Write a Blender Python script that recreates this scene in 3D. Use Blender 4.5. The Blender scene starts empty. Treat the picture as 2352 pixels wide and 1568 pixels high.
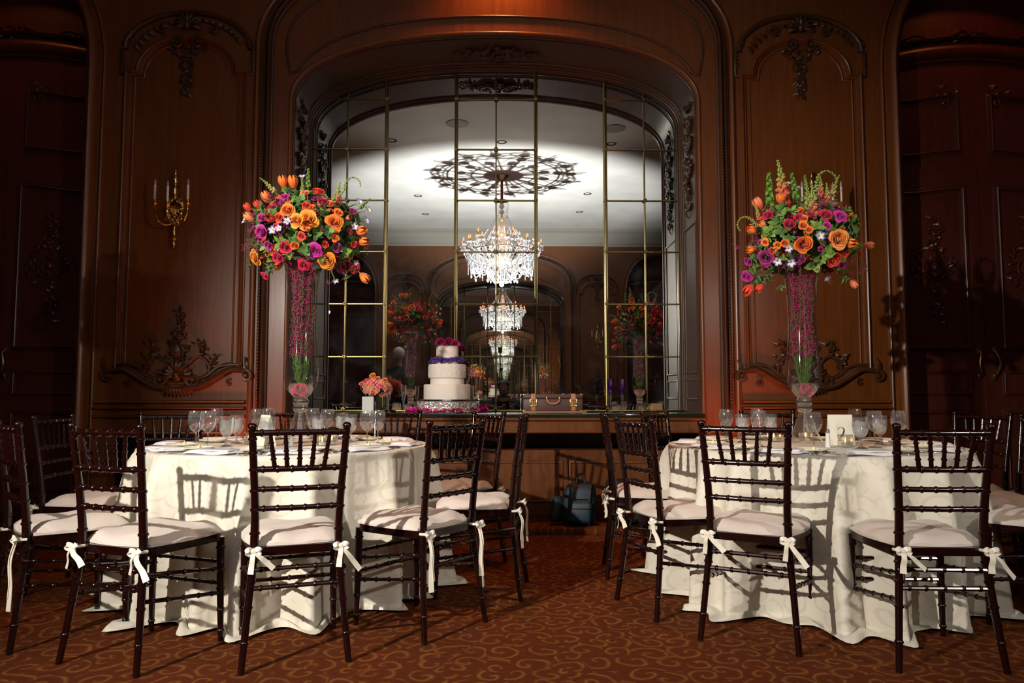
import bpy, bmesh, math, random
from math import sin, cos, pi, radians as R, sqrt, atan2
from mathutils import Vector, Matrix, Quaternion

rnd = random.Random(7)
scn = bpy.context.scene
COL = scn.collection

# ---------------------------------------------------------------- camera, world, lights, exposure
F, W0, H0 = 1720.0, 2352.0, 1568.0
EYE = Vector((0, 0, 1.04))
PITCH, YAW = math.atan(121 / F), math.atan(19 / F)
cam_d = bpy.data.cameras.new('camera')
cam_d.sensor_width = 36.0
cam_d.lens = 36.0 * F / W0
cam_d.clip_start = 0.05
cam_d.clip_end = 100
cam = bpy.data.objects.new('camera', cam_d)
COL.objects.link(cam)
cam.location = EYE
cam.rotation_euler = (pi / 2 + PITCH, 0, -YAW)
scn.camera = cam
CM = cam.rotation_euler.to_matrix()


def U(px, py, Y):
    """world point seen at photo pixel (px, py) at room depth Y"""
    d = CM @ Vector(((px - W0 / 2) / F, -(py - H0 / 2) / F, -1))
    return EYE + d * (Y / d.y)


def UF(px, py, z):
    """world point seen at (px, py) lying at height z"""
    d = CM @ Vector(((px - W0 / 2) / F, -(py - H0 / 2) / F, -1))
    return EYE + d * ((z - EYE.z) / d.z)


XC = -0.07          # centre line of the niche
YW = 5.9            # face of the panelled wall
YB = -6.0           # face of the wall behind the camera
CEIL = 5.28

w = bpy.data.worlds.new('world'); scn.world = w
w.use_nodes = True
w.node_tree.nodes['Background'].inputs[0].default_value = (1.0, 0.8, 0.65, 1)
w.node_tree.nodes['Background'].inputs[1].default_value = 0.008

scn.view_settings.view_transform = 'Standard'
scn.view_settings.look = 'None'
scn.view_settings.gamma = 1
scn.view_settings.use_curve_mapping = False
scn.view_settings.exposure = 0.0
cy = scn.cycles
cy.use_denoising = True
cy.caustics_reflective = False
cy.caustics_refractive = False
cy.max_bounces = 14
cy.diffuse_bounces = 3
cy.glossy_bounces = 9
cy.transmission_bounces = 8
cy.transparent_max_bounces = 40
cy.sample_clamp_indirect = 4
cy.use_adaptive_sampling = True
cy.adaptive_threshold = 0.025


def light(name, kind, loc, aim, energy, color, **kw):
    d = bpy.data.lights.new(name, kind)
    d.energy = energy; d.color = color
    for k, v in kw.items(): setattr(d, k, v)
    o = bpy.data.objects.new(name, d); COL.objects.link(o)
    o.location = loc
    if aim is not None:
        o.rotation_euler = (Vector(aim) - Vector(loc)).to_track_quat('-Z', 'Y').to_euler()
    return o


# two flash heads on stands, left and right behind the camera, and one pointed at the ceiling below the chandelier
FLASH_L, AIM_L = (-3.25, -0.6, 2.55), (0.05, 4.4, 1.05)
FLASH_R, AIM_R = (3.75, -0.5, 2.55), (-0.5, 4.4, 0.95)
light('flash_left', 'SPOT', FLASH_L, AIM_L, 1600, (1.0, 0.92, 0.82), spot_size=R(60), spot_blend=1.0, shadow_soft_size=0.035)
light('flash_right', 'SPOT', FLASH_R, AIM_R, 350, (1.0, 0.92, 0.82), spot_size=R(62), spot_blend=1.0, shadow_soft_size=0.05)
light('flash_ceiling', 'SPOT', (XC, -1.15, 1.98), (XC, -2.25, 5.28), 1650, (0.93, 0.97, 1.0), spot_size=R(104), spot_blend=0.38, shadow_soft_size=0.022)
light('flash_spill', 'SPOT', (XC, -1.0, 1.98), (XC, 1.7, 5.28), 230, (1.0, 0.94, 0.88), spot_size=R(84), spot_blend=1.0, shadow_soft_size=0.05)  # added lamp without a head of its own, standing in for stray flash light
# amber uplights on the floor at the wall, an amber downlight over the niche, added amber fills
light('uplight_amber_left', 'SPOT', (XC - 1.98, 5.55, 0.16), (XC - 1.99, 5.9, 1.3), 60, (1.0, 0.15, 0.02), spot_size=R(75), spot_blend=0.9, shadow_soft_size=0.05)
light('uplight_amber_right', 'SPOT', (XC + 1.96, 5.5, 0.16), (XC + 1.90, 5.9, 1.3), 75, (1.0, 0.12, 0.012), spot_size=R(60), spot_blend=0.9, shadow_soft_size=0.05)
light('amber_overhead', 'SPOT', (XC + .05, 5.74, 4.85), (XC + 0.05, 5.88, 4.0), 150, (1.0, 0.27, 0.035), spot_size=R(110), spot_blend=1.0, shadow_soft_size=0.05)
for _x in (-1.25, 1.65):
    light('amber_overhead', 'SPOT', (_x, 5.35, 5.2), (_x, 4.7, 1.8), 190, (1.0, 0.50, 0.20), spot_size=R(40), spot_blend=1.0, shadow_soft_size=0.05)  # added fill pair, no fixtures there: warms the bouquets' backs for the mirror
light('amber_over_door', 'SPOT', (XC - 4.2, 5.3, 5.1), (XC - 4.2, 6.1, 3.6), 14, (1.0, 0.26, 0.05), spot_size=R(80), spot_blend=1.0, shadow_soft_size=0.05)  # added fill, no fixture there: lifts the dark upper left door bay
light('amber_over_door', 'SPOT', (XC + 4.2, 5.3, 5.1), (XC + 4.2, 6.1, 3.6), 22, (1.0, 0.22, 0.04), spot_size=R(80), spot_blend=1.0, shadow_soft_size=0.05)


# ---------------------------------------------------------------- materials
def newmat(name):
    m = bpy.data.materials.new(name); m.use_nodes = True
    nt = m.node_tree
    return m, nt, nt.nodes['Principled BSDF']


def setp(b, **kw):
    for k, v in kw.items():
        k = k.replace('_', ' ')
        if isinstance(v, tuple) and len(v) == 3: v = (*v, 1)
        b.inputs[k].default_value = v


def pmat(name, col, rough=0.5, metal=0.0, **kw):
    m, nt, b = newmat(name)
    setp(b, Base_Color=col, Roughness=rough, Metallic=metal, **kw)
    return m


def N(nt, t, **kw):
    n = nt.nodes.new(t)
    for k, v in kw.items():
        if hasattr(n, k): setattr(n, k, v)
        else: n.inputs[k].default_value = v
    return n


def ramp(nt, stops):
    n = nt.nodes.new('ShaderNodeValToRGB')
    e = n.color_ramp.elements
    while len(e) < len(stops): e.new(0.5)
    for i, (p, c) in enumerate(stops):
        e[i].position = p; e[i].color = (*c, 1)
    return n


def wood(name, c1, c2, rough, scale=1.0, bump=0.05, axis='Z', coat=0.16):
    m, nt, b = newmat(name)
    L = nt.links
    tc = N(nt, 'ShaderNodeTexCoord')
    mp = N(nt, 'ShaderNodeMapping')
    s = {'Z': (9, 9, 0.7), 'X': (0.7, 9, 9), 'Y': (9, .7, 9)}[axis]
    mp.inputs['Scale'].default_value = [q * scale for q in s]
    L.new(tc.outputs['Object'], mp.inputs[0])
    n1 = N(nt, 'ShaderNodeTexNoise', Scale=3.0, Detail=8.0, Roughness=0.65, Distortion=0.6)
    L.new(mp.outputs[0], n1.inputs['Vector'])
    n2 = N(nt, 'ShaderNodeTexNoise', Scale=0.9, Detail=3.0)
    L.new(tc.outputs['Object'], n2.inputs['Vector'])
    mx = N(nt, 'ShaderNodeMath', operation='MULTIPLY_ADD')
    L.new(n1.outputs[0], mx.inputs[0]); mx.inputs[1].default_value = 0.7
    mul = N(nt, 'ShaderNodeMath', operation='MULTIPLY'); L.new(n2.outputs[0], mul.inputs[0]); mul.inputs[1].default_value = 0.35
    L.new(mul.outputs[0], mx.inputs[2])
    r = ramp(nt, [(0.32, c1), (0.72, c2)])
    L.new(mx.outputs[0], r.inputs[0]); L.new(r.outputs[0], b.inputs['Base Color'])
    rr = N(nt, 'ShaderNodeMapRange'); rr.inputs[3].default_value = rough - 0.06; rr.inputs[4].default_value = rough + 0.1
    L.new(n1.outputs[0], rr.inputs[0]); L.new(rr.outputs[0], b.inputs['Roughness'])
    bp = N(nt, 'ShaderNodeBump', Strength=bump, Distance=0.02)
    L.new(n1.outputs[0], bp.inputs['Height']); L.new(bp.outputs[0], b.inputs['Normal'])
    b.inputs['Coat Weight'].default_value = coat
    b.inputs['Coat Roughness'].default_value = 0.22
    b.inputs['Specular IOR Level'].default_value = 0.38
    return m


M = {}
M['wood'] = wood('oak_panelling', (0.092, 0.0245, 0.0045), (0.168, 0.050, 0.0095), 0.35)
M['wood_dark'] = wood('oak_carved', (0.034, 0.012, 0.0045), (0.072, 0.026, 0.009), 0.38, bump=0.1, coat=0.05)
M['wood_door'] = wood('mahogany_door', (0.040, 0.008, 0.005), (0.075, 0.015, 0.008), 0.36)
M['lacquer'] = pmat('mahogany_lacquer', (0.010, 0.0013, 0.001), 0.2, Coat_Weight=0.28, Coat_Roughness=0.08)
M['brass'] = pmat('aged_brass', (0.30, 0.235, 0.10), 0.34, 1.0)
M['brass_bright'] = pmat('polished_brass', (0.78, 0.56, 0.20), 0.24, 1.0)
M['silver'] = pmat('silver', (0.72, 0.70, 0.67), 0.14, 1.0)
M['black'] = pmat('black_plastic', (0.012, 0.012, 0.014), 0.35)
M['iron'] = pmat('dark_grille', (0.012, 0.012, 0.010), 0.4, 0.6)
M['ribbon'] = pmat('satin_ribbon', (0.80, 0.74, 0.62), 0.35, Sheen_Weight=0.3)
M['napkin'] = pmat('white_linen', (0.82, 0.81, 0.84), 0.75)
M['porcelain'] = pmat('cream_porcelain', (0.80, 0.76, 0.62), 0.15)
M['candle'] = pmat('candle_ivory', (0.78, 0.72, 0.60), 0.4)
M['bulb'] = pmat('frosted_bulb', (0.36, 0.28, 0.27), 0.25)
M['butter'] = pmat('butter', (0.85, 0.74, 0.35), 0.4)
M['green'] = pmat('stem_green', (0.10, 0.20, 0.03), 0.5)
M['ceramic'] = pmat('white_ceramic', (0.80, 0.80, 0.76), 0.25)
M['card'] = pmat('ivory_card', (0.84, 0.81, 0.66), 0.6)
M['ink'] = pmat('black_ink', (0.03, 0.028, 0.02), 0.5)
M['skin'] = pmat('skin', (0.55, 0.32, 0.22), 0.5)
M['hair_white'] = pmat('white_hair', (0.75, 0.72, 0.70), 0.6)
M['hair_dark'] = pmat('dark_hair', (0.02, 0.014, 0.01), 0.5)
M['suit'] = pmat('dark_suit', (0.010, 0.016, 0.022), 0.8)
M['shirt'] = pmat('dark_shirt', (0.014, 0.012, 0.014), 0.8)
M['velvet'] = pmat('red_velvet', (0.20, 0.012, 0.008), 0.8)
M['plaster'] = pmat('plaster_cornice', (0.30, 0.27, 0.23), 0.7)
M['leather'] = pmat('tan_leather', (0.42, 0.17, 0.06), 0.4)
M['case'] = pmat('brown_case', (0.075, 0.030, 0.024), 0.5)
M['nylon'] = pmat('blue_nylon', (0.004, 0.020, 0.034), 0.55)
M['nylon_black'] = pmat('black_nylon', (0.010, 0.012, 0.014), 0.6)
M['shelf'] = pmat('dark_shelf_glass', (0.012, 0.018, 0.014), 0.06, Coat_Weight=1.0)


def emis(name, col, s):
    m, nt, b = newmat(name)
    setp(b, Base_Color=col, Emission_Color=col, Emission_Strength=s)
    return m


M['flame_bulb'] = emis('lit_bulb', (1.0, 0.15, 0.03), 5.5)
M['flame'] = emis('candle_flame', (1.0, 0.45, 0.10), 9)


def glassmat(name, tint=(1, 1, 1), base=0.05, edge=0.75, extra=None, rough=0.0):
    """thin blown glass: clear seen face on, reflecting towards its edges"""
    m = bpy.data.materials.new(name); m.use_nodes = True
    nt = m.node_tree; L = nt.links
    for n in list(nt.nodes):
        if n.type != 'OUTPUT_MATERIAL': nt.nodes.remove(n)
    out = [n for n in nt.nodes if n.type == 'OUTPUT_MATERIAL'][0]
    tr = N(nt, 'ShaderNodeBsdfTransparent'); tr.inputs[0].default_value = (*tint, 1)
    gl = N(nt, 'ShaderNodeBsdfGlossy'); gl.inputs['Roughness'].default_value = 0.03 + rough; gl.inputs[0].default_value = (1, 1, 1, 1)
    lw = N(nt, 'ShaderNodeLayerWeight', Blend=0.25)
    mr = N(nt, 'ShaderNodeMapRange'); mr.inputs[3].default_value = base; mr.inputs[4].default_value = edge
    L.new(lw.outputs['Facing'], mr.inputs[0])
    mx = N(nt, 'ShaderNodeMixShader')
    L.new(mr.outputs[0], mx.inputs[0]); L.new(tr.outputs[0], mx.inputs[1]); L.new(gl.outputs[0], mx.inputs[2])
    last = mx
    if extra:
        df = N(nt, 'ShaderNodeBsdfDiffuse'); df.inputs[0].default_value = (*extra[0], 1)
        m2 = N(nt, 'ShaderNodeMixShader'); m2.inputs[0].default_value = extra[1]
        L.new(mx.outputs[0], m2.inputs[1]); L.new(df.outputs[0], m2.inputs[2]); last = m2
    L.new(last.outputs[0], out.inputs[0])
    return m


M['glass'] = glassmat('clear_glass', (0.97, 0.98, 0.97), 0.08, 0.9, ((0.85, 0.85, 0.87), 0.006))
M['goblet'] = glassmat('goblet_glass', (0.96, 0.97, 0.97), 0.10, 0.95, ((0.9, 0.9, 0.92), 0.035))
M['glass_solid'] = glassmat('thick_glass', (0.90, 0.92, 0.91), 0.22, 0.9, ((0.85, 0.85, 0.87), 0.015))
M['icewater'] = glassmat('ice_water', (0.9, 0.9, 0.9), 0.08, 0.5, ((0.85, 0.85, 0.85), 0.30), 0.15)
M['water'] = glassmat('water', (0.93, 0.95, 0.93), 0.06, 0.4)
M['purple_glass'] = glassmat('purple_glass', (0.12, 0.015, 0.22), 0.18, 0.75, ((0.06, 0.005, 0.14), 0.35))
M['crystal'] = None
m, nt, b = newmat('cut_crystal')
setp(b, Base_Color=(0.95, 0.95, 0.97), Roughness=0.12, Specular_IOR_Level=1.0, Alpha=0.85, Coat_Weight=1.0)
M['crystal'] = m

# mirror: silvered glass with a little dust on it
m, nt, b = newmat('silvered_mirror')
L = nt.links
setp(b, Base_Color=(0.80, 0.81, 0.77), Metallic=1.0, Roughness=0.0)
df = N(nt, 'ShaderNodeBsdfDiffuse'); df.inputs[0].default_value = (0.55, 0.60, 0.62, 1)
tc = N(nt, 'ShaderNodeTexCoord')
n1 = N(nt, 'ShaderNodeTexNoise', Scale=2.2, Detail=10.0, Roughness=0.72, Distortion=1.2)
L.new(tc.outputs['Object'], n1.inputs['Vector'])
r = ramp(nt, [(0.48, (0.003,) * 3), (0.82, (0.060,) * 3)])
L.new(n1.outputs[0], r.inputs[0])
mx = N(nt, 'ShaderNodeMixShader')
L.new(r.outputs[0], mx.inputs[0]); L.new(b.outputs[0], mx.inputs[1]); L.new(df.outputs[0], mx.inputs[2])
L.new(mx.outputs[0], nt.nodes['Material Output'].inputs[0])
M['mirror'] = m

def mth(nt, op, a, b_=None, c=None):
    n = N(nt, 'ShaderNodeMath', operation=op)
    for i, q in enumerate((a, b_, c)):
        if q is None: continue
        if isinstance(q, (int, float)): n.inputs[i].default_value = q
        else: nt.links.new(q, n.inputs[i])
    return n.outputs[0]


def scrolls(nt, vec, scale, turns=2.6, warp=0.04):
    """spiral scrolls, one per cell of an irregular net; 0..1, thin curls"""
    L = nt.links
    nz = N(nt, 'ShaderNodeTexNoise', Scale=scale * 0.8, Detail=1.0); L.new(vec, nz.inputs['Vector'])
    ad = N(nt, 'ShaderNodeMixRGB'); ad.blend_type = 'ADD'; ad.inputs[0].default_value = warp
    L.new(vec, ad.inputs[1]); L.new(nz.outputs['Color'], ad.inputs[2])
    vo = N(nt, 'ShaderNodeTexVoronoi', Scale=scale); vo.voronoi_dimensions = '2D'
    L.new(ad.outputs[0], vo.inputs['Vector'])
    su = N(nt, 'ShaderNodeVectorMath', operation='SUBTRACT'); L.new(ad.outputs[0], su.inputs[0]); L.new(vo.outputs['Position'], su.inputs[1])
    sp = N(nt, 'ShaderNodeSeparateXYZ'); L.new(su.outputs[0], sp.inputs[0])
    cs = N(nt, 'ShaderNodeSeparateXYZ'); L.new(vo.outputs['Color'], cs.inputs[0])
    ang = mth(nt, 'ARCTAN2', sp.outputs[1], sp.outputs[0])
    sg = mth(nt, 'SUBTRACT', mth(nt, 'MULTIPLY', mth(nt, 'GREATER_THAN', cs.outputs[1], 0.5), 2.0), 1.0)
    ph = mth(nt, 'MULTIPLY', cs.outputs[0], 6.283)
    d = mth(nt, 'MULTIPLY', vo.outputs['Distance'], turns * 6.283)
    si = mth(nt, 'SINE', mth(nt, 'ADD', mth(nt, 'MULTIPLY_ADD', ang, sg, d), ph))
    return mth(nt, 'MULTIPLY_ADD', si, 0.5, 0.5), vo.outputs['Distance']


# carpet: red brown with golden scrolls
m, nt, b = newmat('scroll_carpet'); L = nt.links
tc = N(nt, 'ShaderNodeTexCoord')
sc1_, di_ = scrolls(nt, tc.outputs['Object'], 8.5, 1.9, 0.07)
n3 = N(nt, 'ShaderNodeTexNoise', Scale=11.0, Detail=4.0, Roughness=0.6); L.new(tc.outputs['Object'], n3.inputs['Vector'])
n4 = N(nt, 'ShaderNodeTexNoise', Scale=45.0, Detail=3.0); L.new(tc.outputs['Object'], n4.inputs['Vector'])
pw = mth(nt, 'POWER', sc1_, 5.0)
mk = mth(nt, 'MULTIPLY', pw, mth(nt, 'MULTIPLY', n3.outputs[0], 1.9))
fac = mth(nt, 'MULTIPLY_ADD', n4.outputs[0], 0.40, mth(nt, 'MULTIPLY', mk, 0.75))
r = ramp(nt, [(0.12, (0.095, 0.019, 0.005)), (0.42, (0.125, 0.031, 0.007)), (1.0, (0.215, 0.080, 0.018))])
L.new(fac, r.inputs[0]); L.new(r.outputs[0], b.inputs['Base Color'])
pile = N(nt, 'ShaderNodeTexNoise', Scale=350.0, Detail=2.0); L.new(tc.outputs['Object'], pile.inputs['Vector'])
bp = N(nt, 'ShaderNodeBump', Strength=0.5, Distance=0.004); L.new(pile.outputs[0], bp.inputs['Height']); L.new(bp.outputs[0], b.inputs['Normal'])
setp(b, Roughness=0.95, Specular_IOR_Level=0.1)
M['carpet'] = m

# ceiling plaster
m, nt, b = newmat('ceiling_plaster'); L = nt.links
tc = N(nt, 'ShaderNodeTexCoord'); n1 = N(nt, 'ShaderNodeTexNoise', Scale=1.5, Detail=5.0)
L.new(tc.outputs['Object'], n1.inputs['Vector'])
r = ramp(nt, [(0.3, (0.50, 0.47, 0.44)), (0.7, (0.60, 0.57, 0.53))]); L.new(n1.outputs[0], r.inputs[0]); L.new(r.outputs[0], b.inputs['Base Color'])
setp(b, Roughness=0.8); M['ceiling'] = m


def damask(name, c1, c2, scale, bump, rough=0.62):
    m, nt, b = newmat(name); L = nt.links
    tc = N(nt, 'ShaderNodeTexCoord')
    sc_, _d = scrolls(nt, tc.outputs['UV'], scale, 2.2, 0.05)
    sc_ = mth(nt, 'POWER', sc_, 3.0)
    fi = N(nt, 'ShaderNodeTexNoise', Scale=scale * 2.2, Detail=5.0, Distortion=1.0); L.new(tc.outputs['UV'], fi.inputs['Vector'])
    mk = N(nt, 'ShaderNodeMath', operation='MULTIPLY'); L.new(sc_, mk.inputs[0]); L.new(fi.outputs[0], mk.inputs[1])
    r = ramp(nt, [(0.28, c1), (0.42, c2)]); L.new(mk.outputs[0], r.inputs[0]); L.new(r.outputs[0], b.inputs['Base Color'])
    rr = N(nt, 'ShaderNodeMapRange'); rr.inputs[1].default_value = .28; rr.inputs[2].default_value = .42
    rr.inputs[3].default_value = rough; rr.inputs[4].default_value = rough - 0.15
    L.new(mk.outputs[0], rr.inputs[0]); L.new(rr.outputs[0], b.inputs['Roughness'])
    bp = N(nt, 'ShaderNodeBump', Strength=bump, Distance=0.002); L.new(mk.outputs[0], bp.inputs['Height']); L.new(bp.outputs[0], b.inputs['Normal'])
    setp(b, Sheen_Weight=0.15)
    return m


M['cloth'] = damask('ivory_damask', (0.74, 0.69, 0.58), (0.665, 0.61, 0.50), 7.5, 0.25)


def fabric(name, col, ns=14, st=0.25):
    m, nt, b = newmat(name); L = nt.links
    tc = N(nt, 'ShaderNodeTexCoord'); n1 = N(nt, 'ShaderNodeTexNoise', Scale=ns, Detail=6.0, Distortion=0.5)
    L.new(tc.outputs['Object'], n1.inputs['Vector'])
    bp = N(nt, 'ShaderNodeBump', Strength=st, Distance=0.01); L.new(n1.outputs[0], bp.inputs['Height']); L.new(bp.outputs[0], b.inputs['Normal'])
    setp(b, Base_Color=col, Roughness=0.8, Sheen_Weight=0.2)
    return m


M['cushion'] = fabric('cushion_cotton', (0.66, 0.58, 0.525))
M['hair_white'] = fabric('white_hair', (0.80, 0.76, 0.74), 40, 0.9)
M['icing'] = fabric('cake_icing', (0.82, 0.76, 0.68), 60, 0.25)
M['icing_relief'] = fabric('piped_icing', (0.82, 0.76, 0.68), 34, 0.9)
m = pmat('hammered_silver', (0.85, 0.82, 0.78), 0.45, 1.0); nt = m.node_tree
tc = N(nt, 'ShaderNodeTexCoord'); n1 = N(nt, 'ShaderNodeTexVoronoi', Scale=55.0); nt.links.new(tc.outputs['Object'], n1.inputs['Vector'])
bp = N(nt, 'ShaderNodeBump', Strength=1.0, Distance=0.012); nt.links.new(n1.outputs['Distance'], bp.inputs['Height']); nt.links.new(bp.outputs[0], nt.nodes['Principled BSDF'].inputs['Normal'])
M['hammered'] = m


def petalmat(name, inner, outer, axis='Z', lo=0.15, hi=0.8):
    m, nt, b = newmat(name); L = nt.links
    tc = N(nt, 'ShaderNodeTexCoord'); sp = N(nt, 'ShaderNodeSeparateXYZ')
    L.new(tc.outputs['Generated'], sp.inputs[0])
    r = ramp(nt, [(lo, outer), (hi, inner)])
    L.new(sp.outputs[axis], r.inputs[0])
    L.new(r.outputs[0], b.inputs['Base Color'])
    setp(b, Roughness=0.55, Sheen_Weight=0.25, Subsurface_Weight=0.0)
    return m


PET = {
    'gold': petalmat('petal_gold', (0.95, 0.34, 0.02), (0.85, 0.20, 0.012)),
    'orange': petalmat('petal_orange', (0.95, 0.24, 0.015), (0.88, 0.12, 0.01)),
    'coral': petalmat('petal_coral', (0.95, 0.30, 0.12), (0.80, 0.09, 0.05)),
    'peach': petalmat('petal_peach', (0.98, 0.36, 0.06), (0.92, 0.20, 0.10)),
    'red': petalmat('petal_red', (0.80, 0.05, 0.008), (0.70, 0.03, 0.008)),
    'crimson': petalmat('petal_crimson', (0.62, 0.006, 0.06), (0.55, 0.008, 0.05)),
    'pink': petalmat('petal_pink', (0.78, 0.01, 0.14), (0.80, 0.02, 0.18)),
    'magenta': petalmat('petal_magenta', (0.62, 0.015, 0.34), (0.70, 0.02, 0.40)),
    'plum': petalmat('petal_plum', (0.32, 0.01, 0.14), (0.42, 0.02, 0.22)),
    'violet': petalmat('petal_white_violet', (0.20, 0.06, 0.55), (0.80, 0.78, 0.70), lo=0.80, hi=0.97),
    'blush': petalmat('petal_blush', (0.90, 0.45, 0.30), (0.85, 0.28, 0.22)),
    'deep_violet': petalmat('petal_deep_violet', (0.06, 0.01, 0.20), (0.09, 0.015, 0.28)),
    'snap': petalmat('snapdragon', (0.32, 0.42, 0.06), (0.80, 0.14, 0.08), lo=0.2, hi=0.62),
    'snap_green': petalmat('snapdragon_green', (0.28, 0.36, 0.05), (0.50, 0.45, 0.14), lo=0.1, hi=0.6),
    'berry': pmat('berry_magenta', (0.50, 0.008, 0.14), 0.35),
    'bell': pmat('bells_green', (0.14, 0.30, 0.03), 0.5),
}
M['leaf'] = petalmat('leaf_green', (0.055, 0.15, 0.018), (0.10, 0.22, 0.025), 'X')
M['leaf_light'] = petalmat('leaf_light', (0.14, 0.28, 0.03), (0.22, 0.36, 0.05), 'X')


# ---------------------------------------------------------------- mesh builder
class MB:
    def __init__(s): s.v = []; s.f = []; s.mi = []; s.cur = 0

    def add(s, vs, fs):
        k = len(s.v); s.v += [tuple(q) for q in vs]
        s.f += [tuple(i + k for i in f) for f in fs]; s.mi += [s.cur] * len(fs)

    def box(s, c, d, rz=0.0, rot=None):
        hx, hy, hz = d[0] / 2, d[1] / 2, d[2] / 2
        m = rot if rot is not None else Matrix.Rotation(rz, 3, 'Z')
        vs = [Vector(c) + m @ Vector((x, y, z)) for x in (-hx, hx) for y in (-hy, hy) for z in (-hz, hz)]
        s.add(vs, [(0, 1, 3, 2), (4, 6, 7, 5), (0, 4, 5, 1), (2, 3, 7, 6), (0, 2, 6, 4), (1, 5, 7, 3)])

    def bbox(s, c, d, r, rz=0.0, seg=2):
        bm = bmesh.new(); bmesh.ops.create_cube(bm, size=1)
        for v in bm.verts: v.co = Vector((v.co.x * d[0], v.co.y * d[1], v.co.z * d[2]))
        bmesh.ops.bevel(bm, geom=bm.edges[:], offset=r, segments=seg, affect='EDGES', profile=0.5)
        m = Matrix.Rotation(rz, 3, 'Z'); k = len(s.v)
        bm.verts.index_update()
        s.v += [tuple(Vector(c) + m @ v.co) for v in bm.verts]
        fs = [tuple(v.index + k for v in f.verts) for f in bm.faces]
        s.f += fs; s.mi += [s.cur] * len(fs); bm.free()

    def tube(s, pts, rad, n=8, cap=True, flat=1.0, up=None):
        pts = [Vector(p) for p in pts]
        if not isinstance(rad, (list, tuple)): rad = [rad] * len(pts)
        k = len(s.v); prev = None
        for i, p in enumerate(pts):
            t = (pts[min(i + 1, len(pts) - 1)] - pts[max(i - 1, 0)])
            if t.length < 1e-9: t = Vector((0, 0, 1))
            t.normalize()
            if prev is None:
                a = Vector(up) if up else (Vector((0, 0, 1)) if abs(t.z) < 0.9 else Vector((1, 0, 0)))
            else: a = prev
            x = (a - t * a.dot(t))
            if x.length < 1e-6: x = t.orthogonal()
            x.normalize(); y = t.cross(x); prev = x
            for j in range(n):
                q = 2 * pi * j / n
                s.v.append(tuple(p + (x * cos(q) * flat + y * sin(q)) * rad[i]))
        for i in range(len(pts) - 1):
            for j in range(n):
                a, b_ = k + i * n + j, k + i * n + (j + 1) % n
                s.f.append((a, b_, b_ + n, a + n)); s.mi.append(s.cur)
        if cap:
            s.f.append(tuple(k + j for j in range(n))[::-1]); s.mi.append(s.cur)
            e = k + (len(pts) - 1) * n
            s.f.append(tuple(e + j for j in range(n))); s.mi.append(s.cur)

    def lathe(s, prof, n=24, c=(0, 0, 0), cap=False, rot=None):
        k = len(s.v); c = Vector(c)
        for r_, z in prof:
            for j in range(n):
                q = 2 * pi * j / n
                p = Vector((r_ * cos(q), r_ * sin(q), z))
                if rot is not None: p = rot @ p
                s.v.append(tuple(c + p))
        for i in range(len(prof) - 1):
            for j in range(n):
                a, b_ = k + i * n + j, k + i * n + (j + 1) % n
                s.f.append((a, b_, b_ + n, a + n)); s.mi.append(s.cur)
        if cap:
            s.f.append(tuple(k + j for j in range(n))[::-1]); s.mi.append(s.cur)
            e = k + (len(prof) - 1) * n
            s.f.append(tuple(e + j for j in range(n))); s.mi.append(s.cur)

    def ball(s, c, r_, n=8, m_=5, sc=(1, 1, 1), rot=None):
        prof = [(max(1e-4, sin(pi * i / m_)) * 1.0, -cos(pi * i / m_)) for i in range(m_ + 1)]
        k = len(s.v); c = Vector(c)
        for a, z in prof:
            for j in range(n):
                q = 2 * pi * j / n
                p = Vector((a * cos(q) * sc[0], a * sin(q) * sc[1], z * sc[2])) * r_
                if rot is not None: p = rot @ p
                s.v.append(tuple(c + p))
        for i in range(m_):
            for j in range(n):
                a, b_ = k + i * n + j, k + i * n + (j + 1) % n
                s.f.append((a, b_, b_ + n, a + n)); s.mi.append(s.cur)

    def ico(s, c, r_):
        c = Vector(c)
        vs = [c + Vector(q) * r_ for q in ((1, 0, 0), (-1, 0, 0), (0, 1, 0), (0, -1, 0), (0, 0, 1), (0, 0, -1))]
        s.add(vs, [(0, 2, 4), (2, 1, 4), (1, 3, 4), (3, 0, 4), (2, 0, 5), (1, 2, 5), (3, 1, 5), (0, 3, 5)])

    def grid(s, fn, nu, nv):
        k = len(s.v)
        for i in range(nu + 1):
            for j in range(nv + 1): s.v.append(tuple(fn(i / nu, j / nv)))
        for i in range(nu):
            for j in range(nv):
                a = k + i * (nv + 1) + j
                s.f.append((a, a + 1, a + nv + 2, a + nv + 1)); s.mi.append(s.cur)

    def mesh(s, name, mats, smooth=True, angle=40):
        me = bpy.data.meshes.new(name)
        me.from_pydata(s.v, [], s.f)
        if not isinstance(mats, (list, tuple)): mats = [mats]
        for m_ in mats: me.materials.append(m_)
        me.polygons.foreach_set('material_index', s.mi)
        me.update()
        bm = bmesh.new(); bm.from_mesh(me)
        bmesh.ops.recalc_face_normals(bm, faces=bm.faces)
        bm.to_mesh(me); bm.free()
        if smooth:
            me.polygons.foreach_set('use_smooth', [True] * len(me.polygons))
            if angle < 180: me.set_sharp_from_angle(angle=R(angle))
        return me

    def obj(s, name, mats, parent=None, smooth=True, angle=40, **kw):
        o = bpy.data.objects.new(name, s.mesh(name, mats, smooth, angle))
        COL.objects.link(o)
        if parent is not None: o.parent = parent
        for k_, v in kw.items(): o[k_] = v
        return o


def link(me, name, parent=None, loc=(0, 0, 0), rot=(0, 0, 0), sc=1.0, **kw):
    o = bpy.data.objects.new(name, me); COL.objects.link(o)
    if parent is not None: o.parent = parent
    o.location = loc
    if isinstance(rot, Quaternion): o.rotation_mode = 'QUATERNION'; o.rotation_quaternion = rot
    else: o.rotation_euler = rot
    o.scale = (sc,) * 3 if not isinstance(sc, tuple) else sc
    for k_, v in kw.items(): o[k_] = v
    return o


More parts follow.
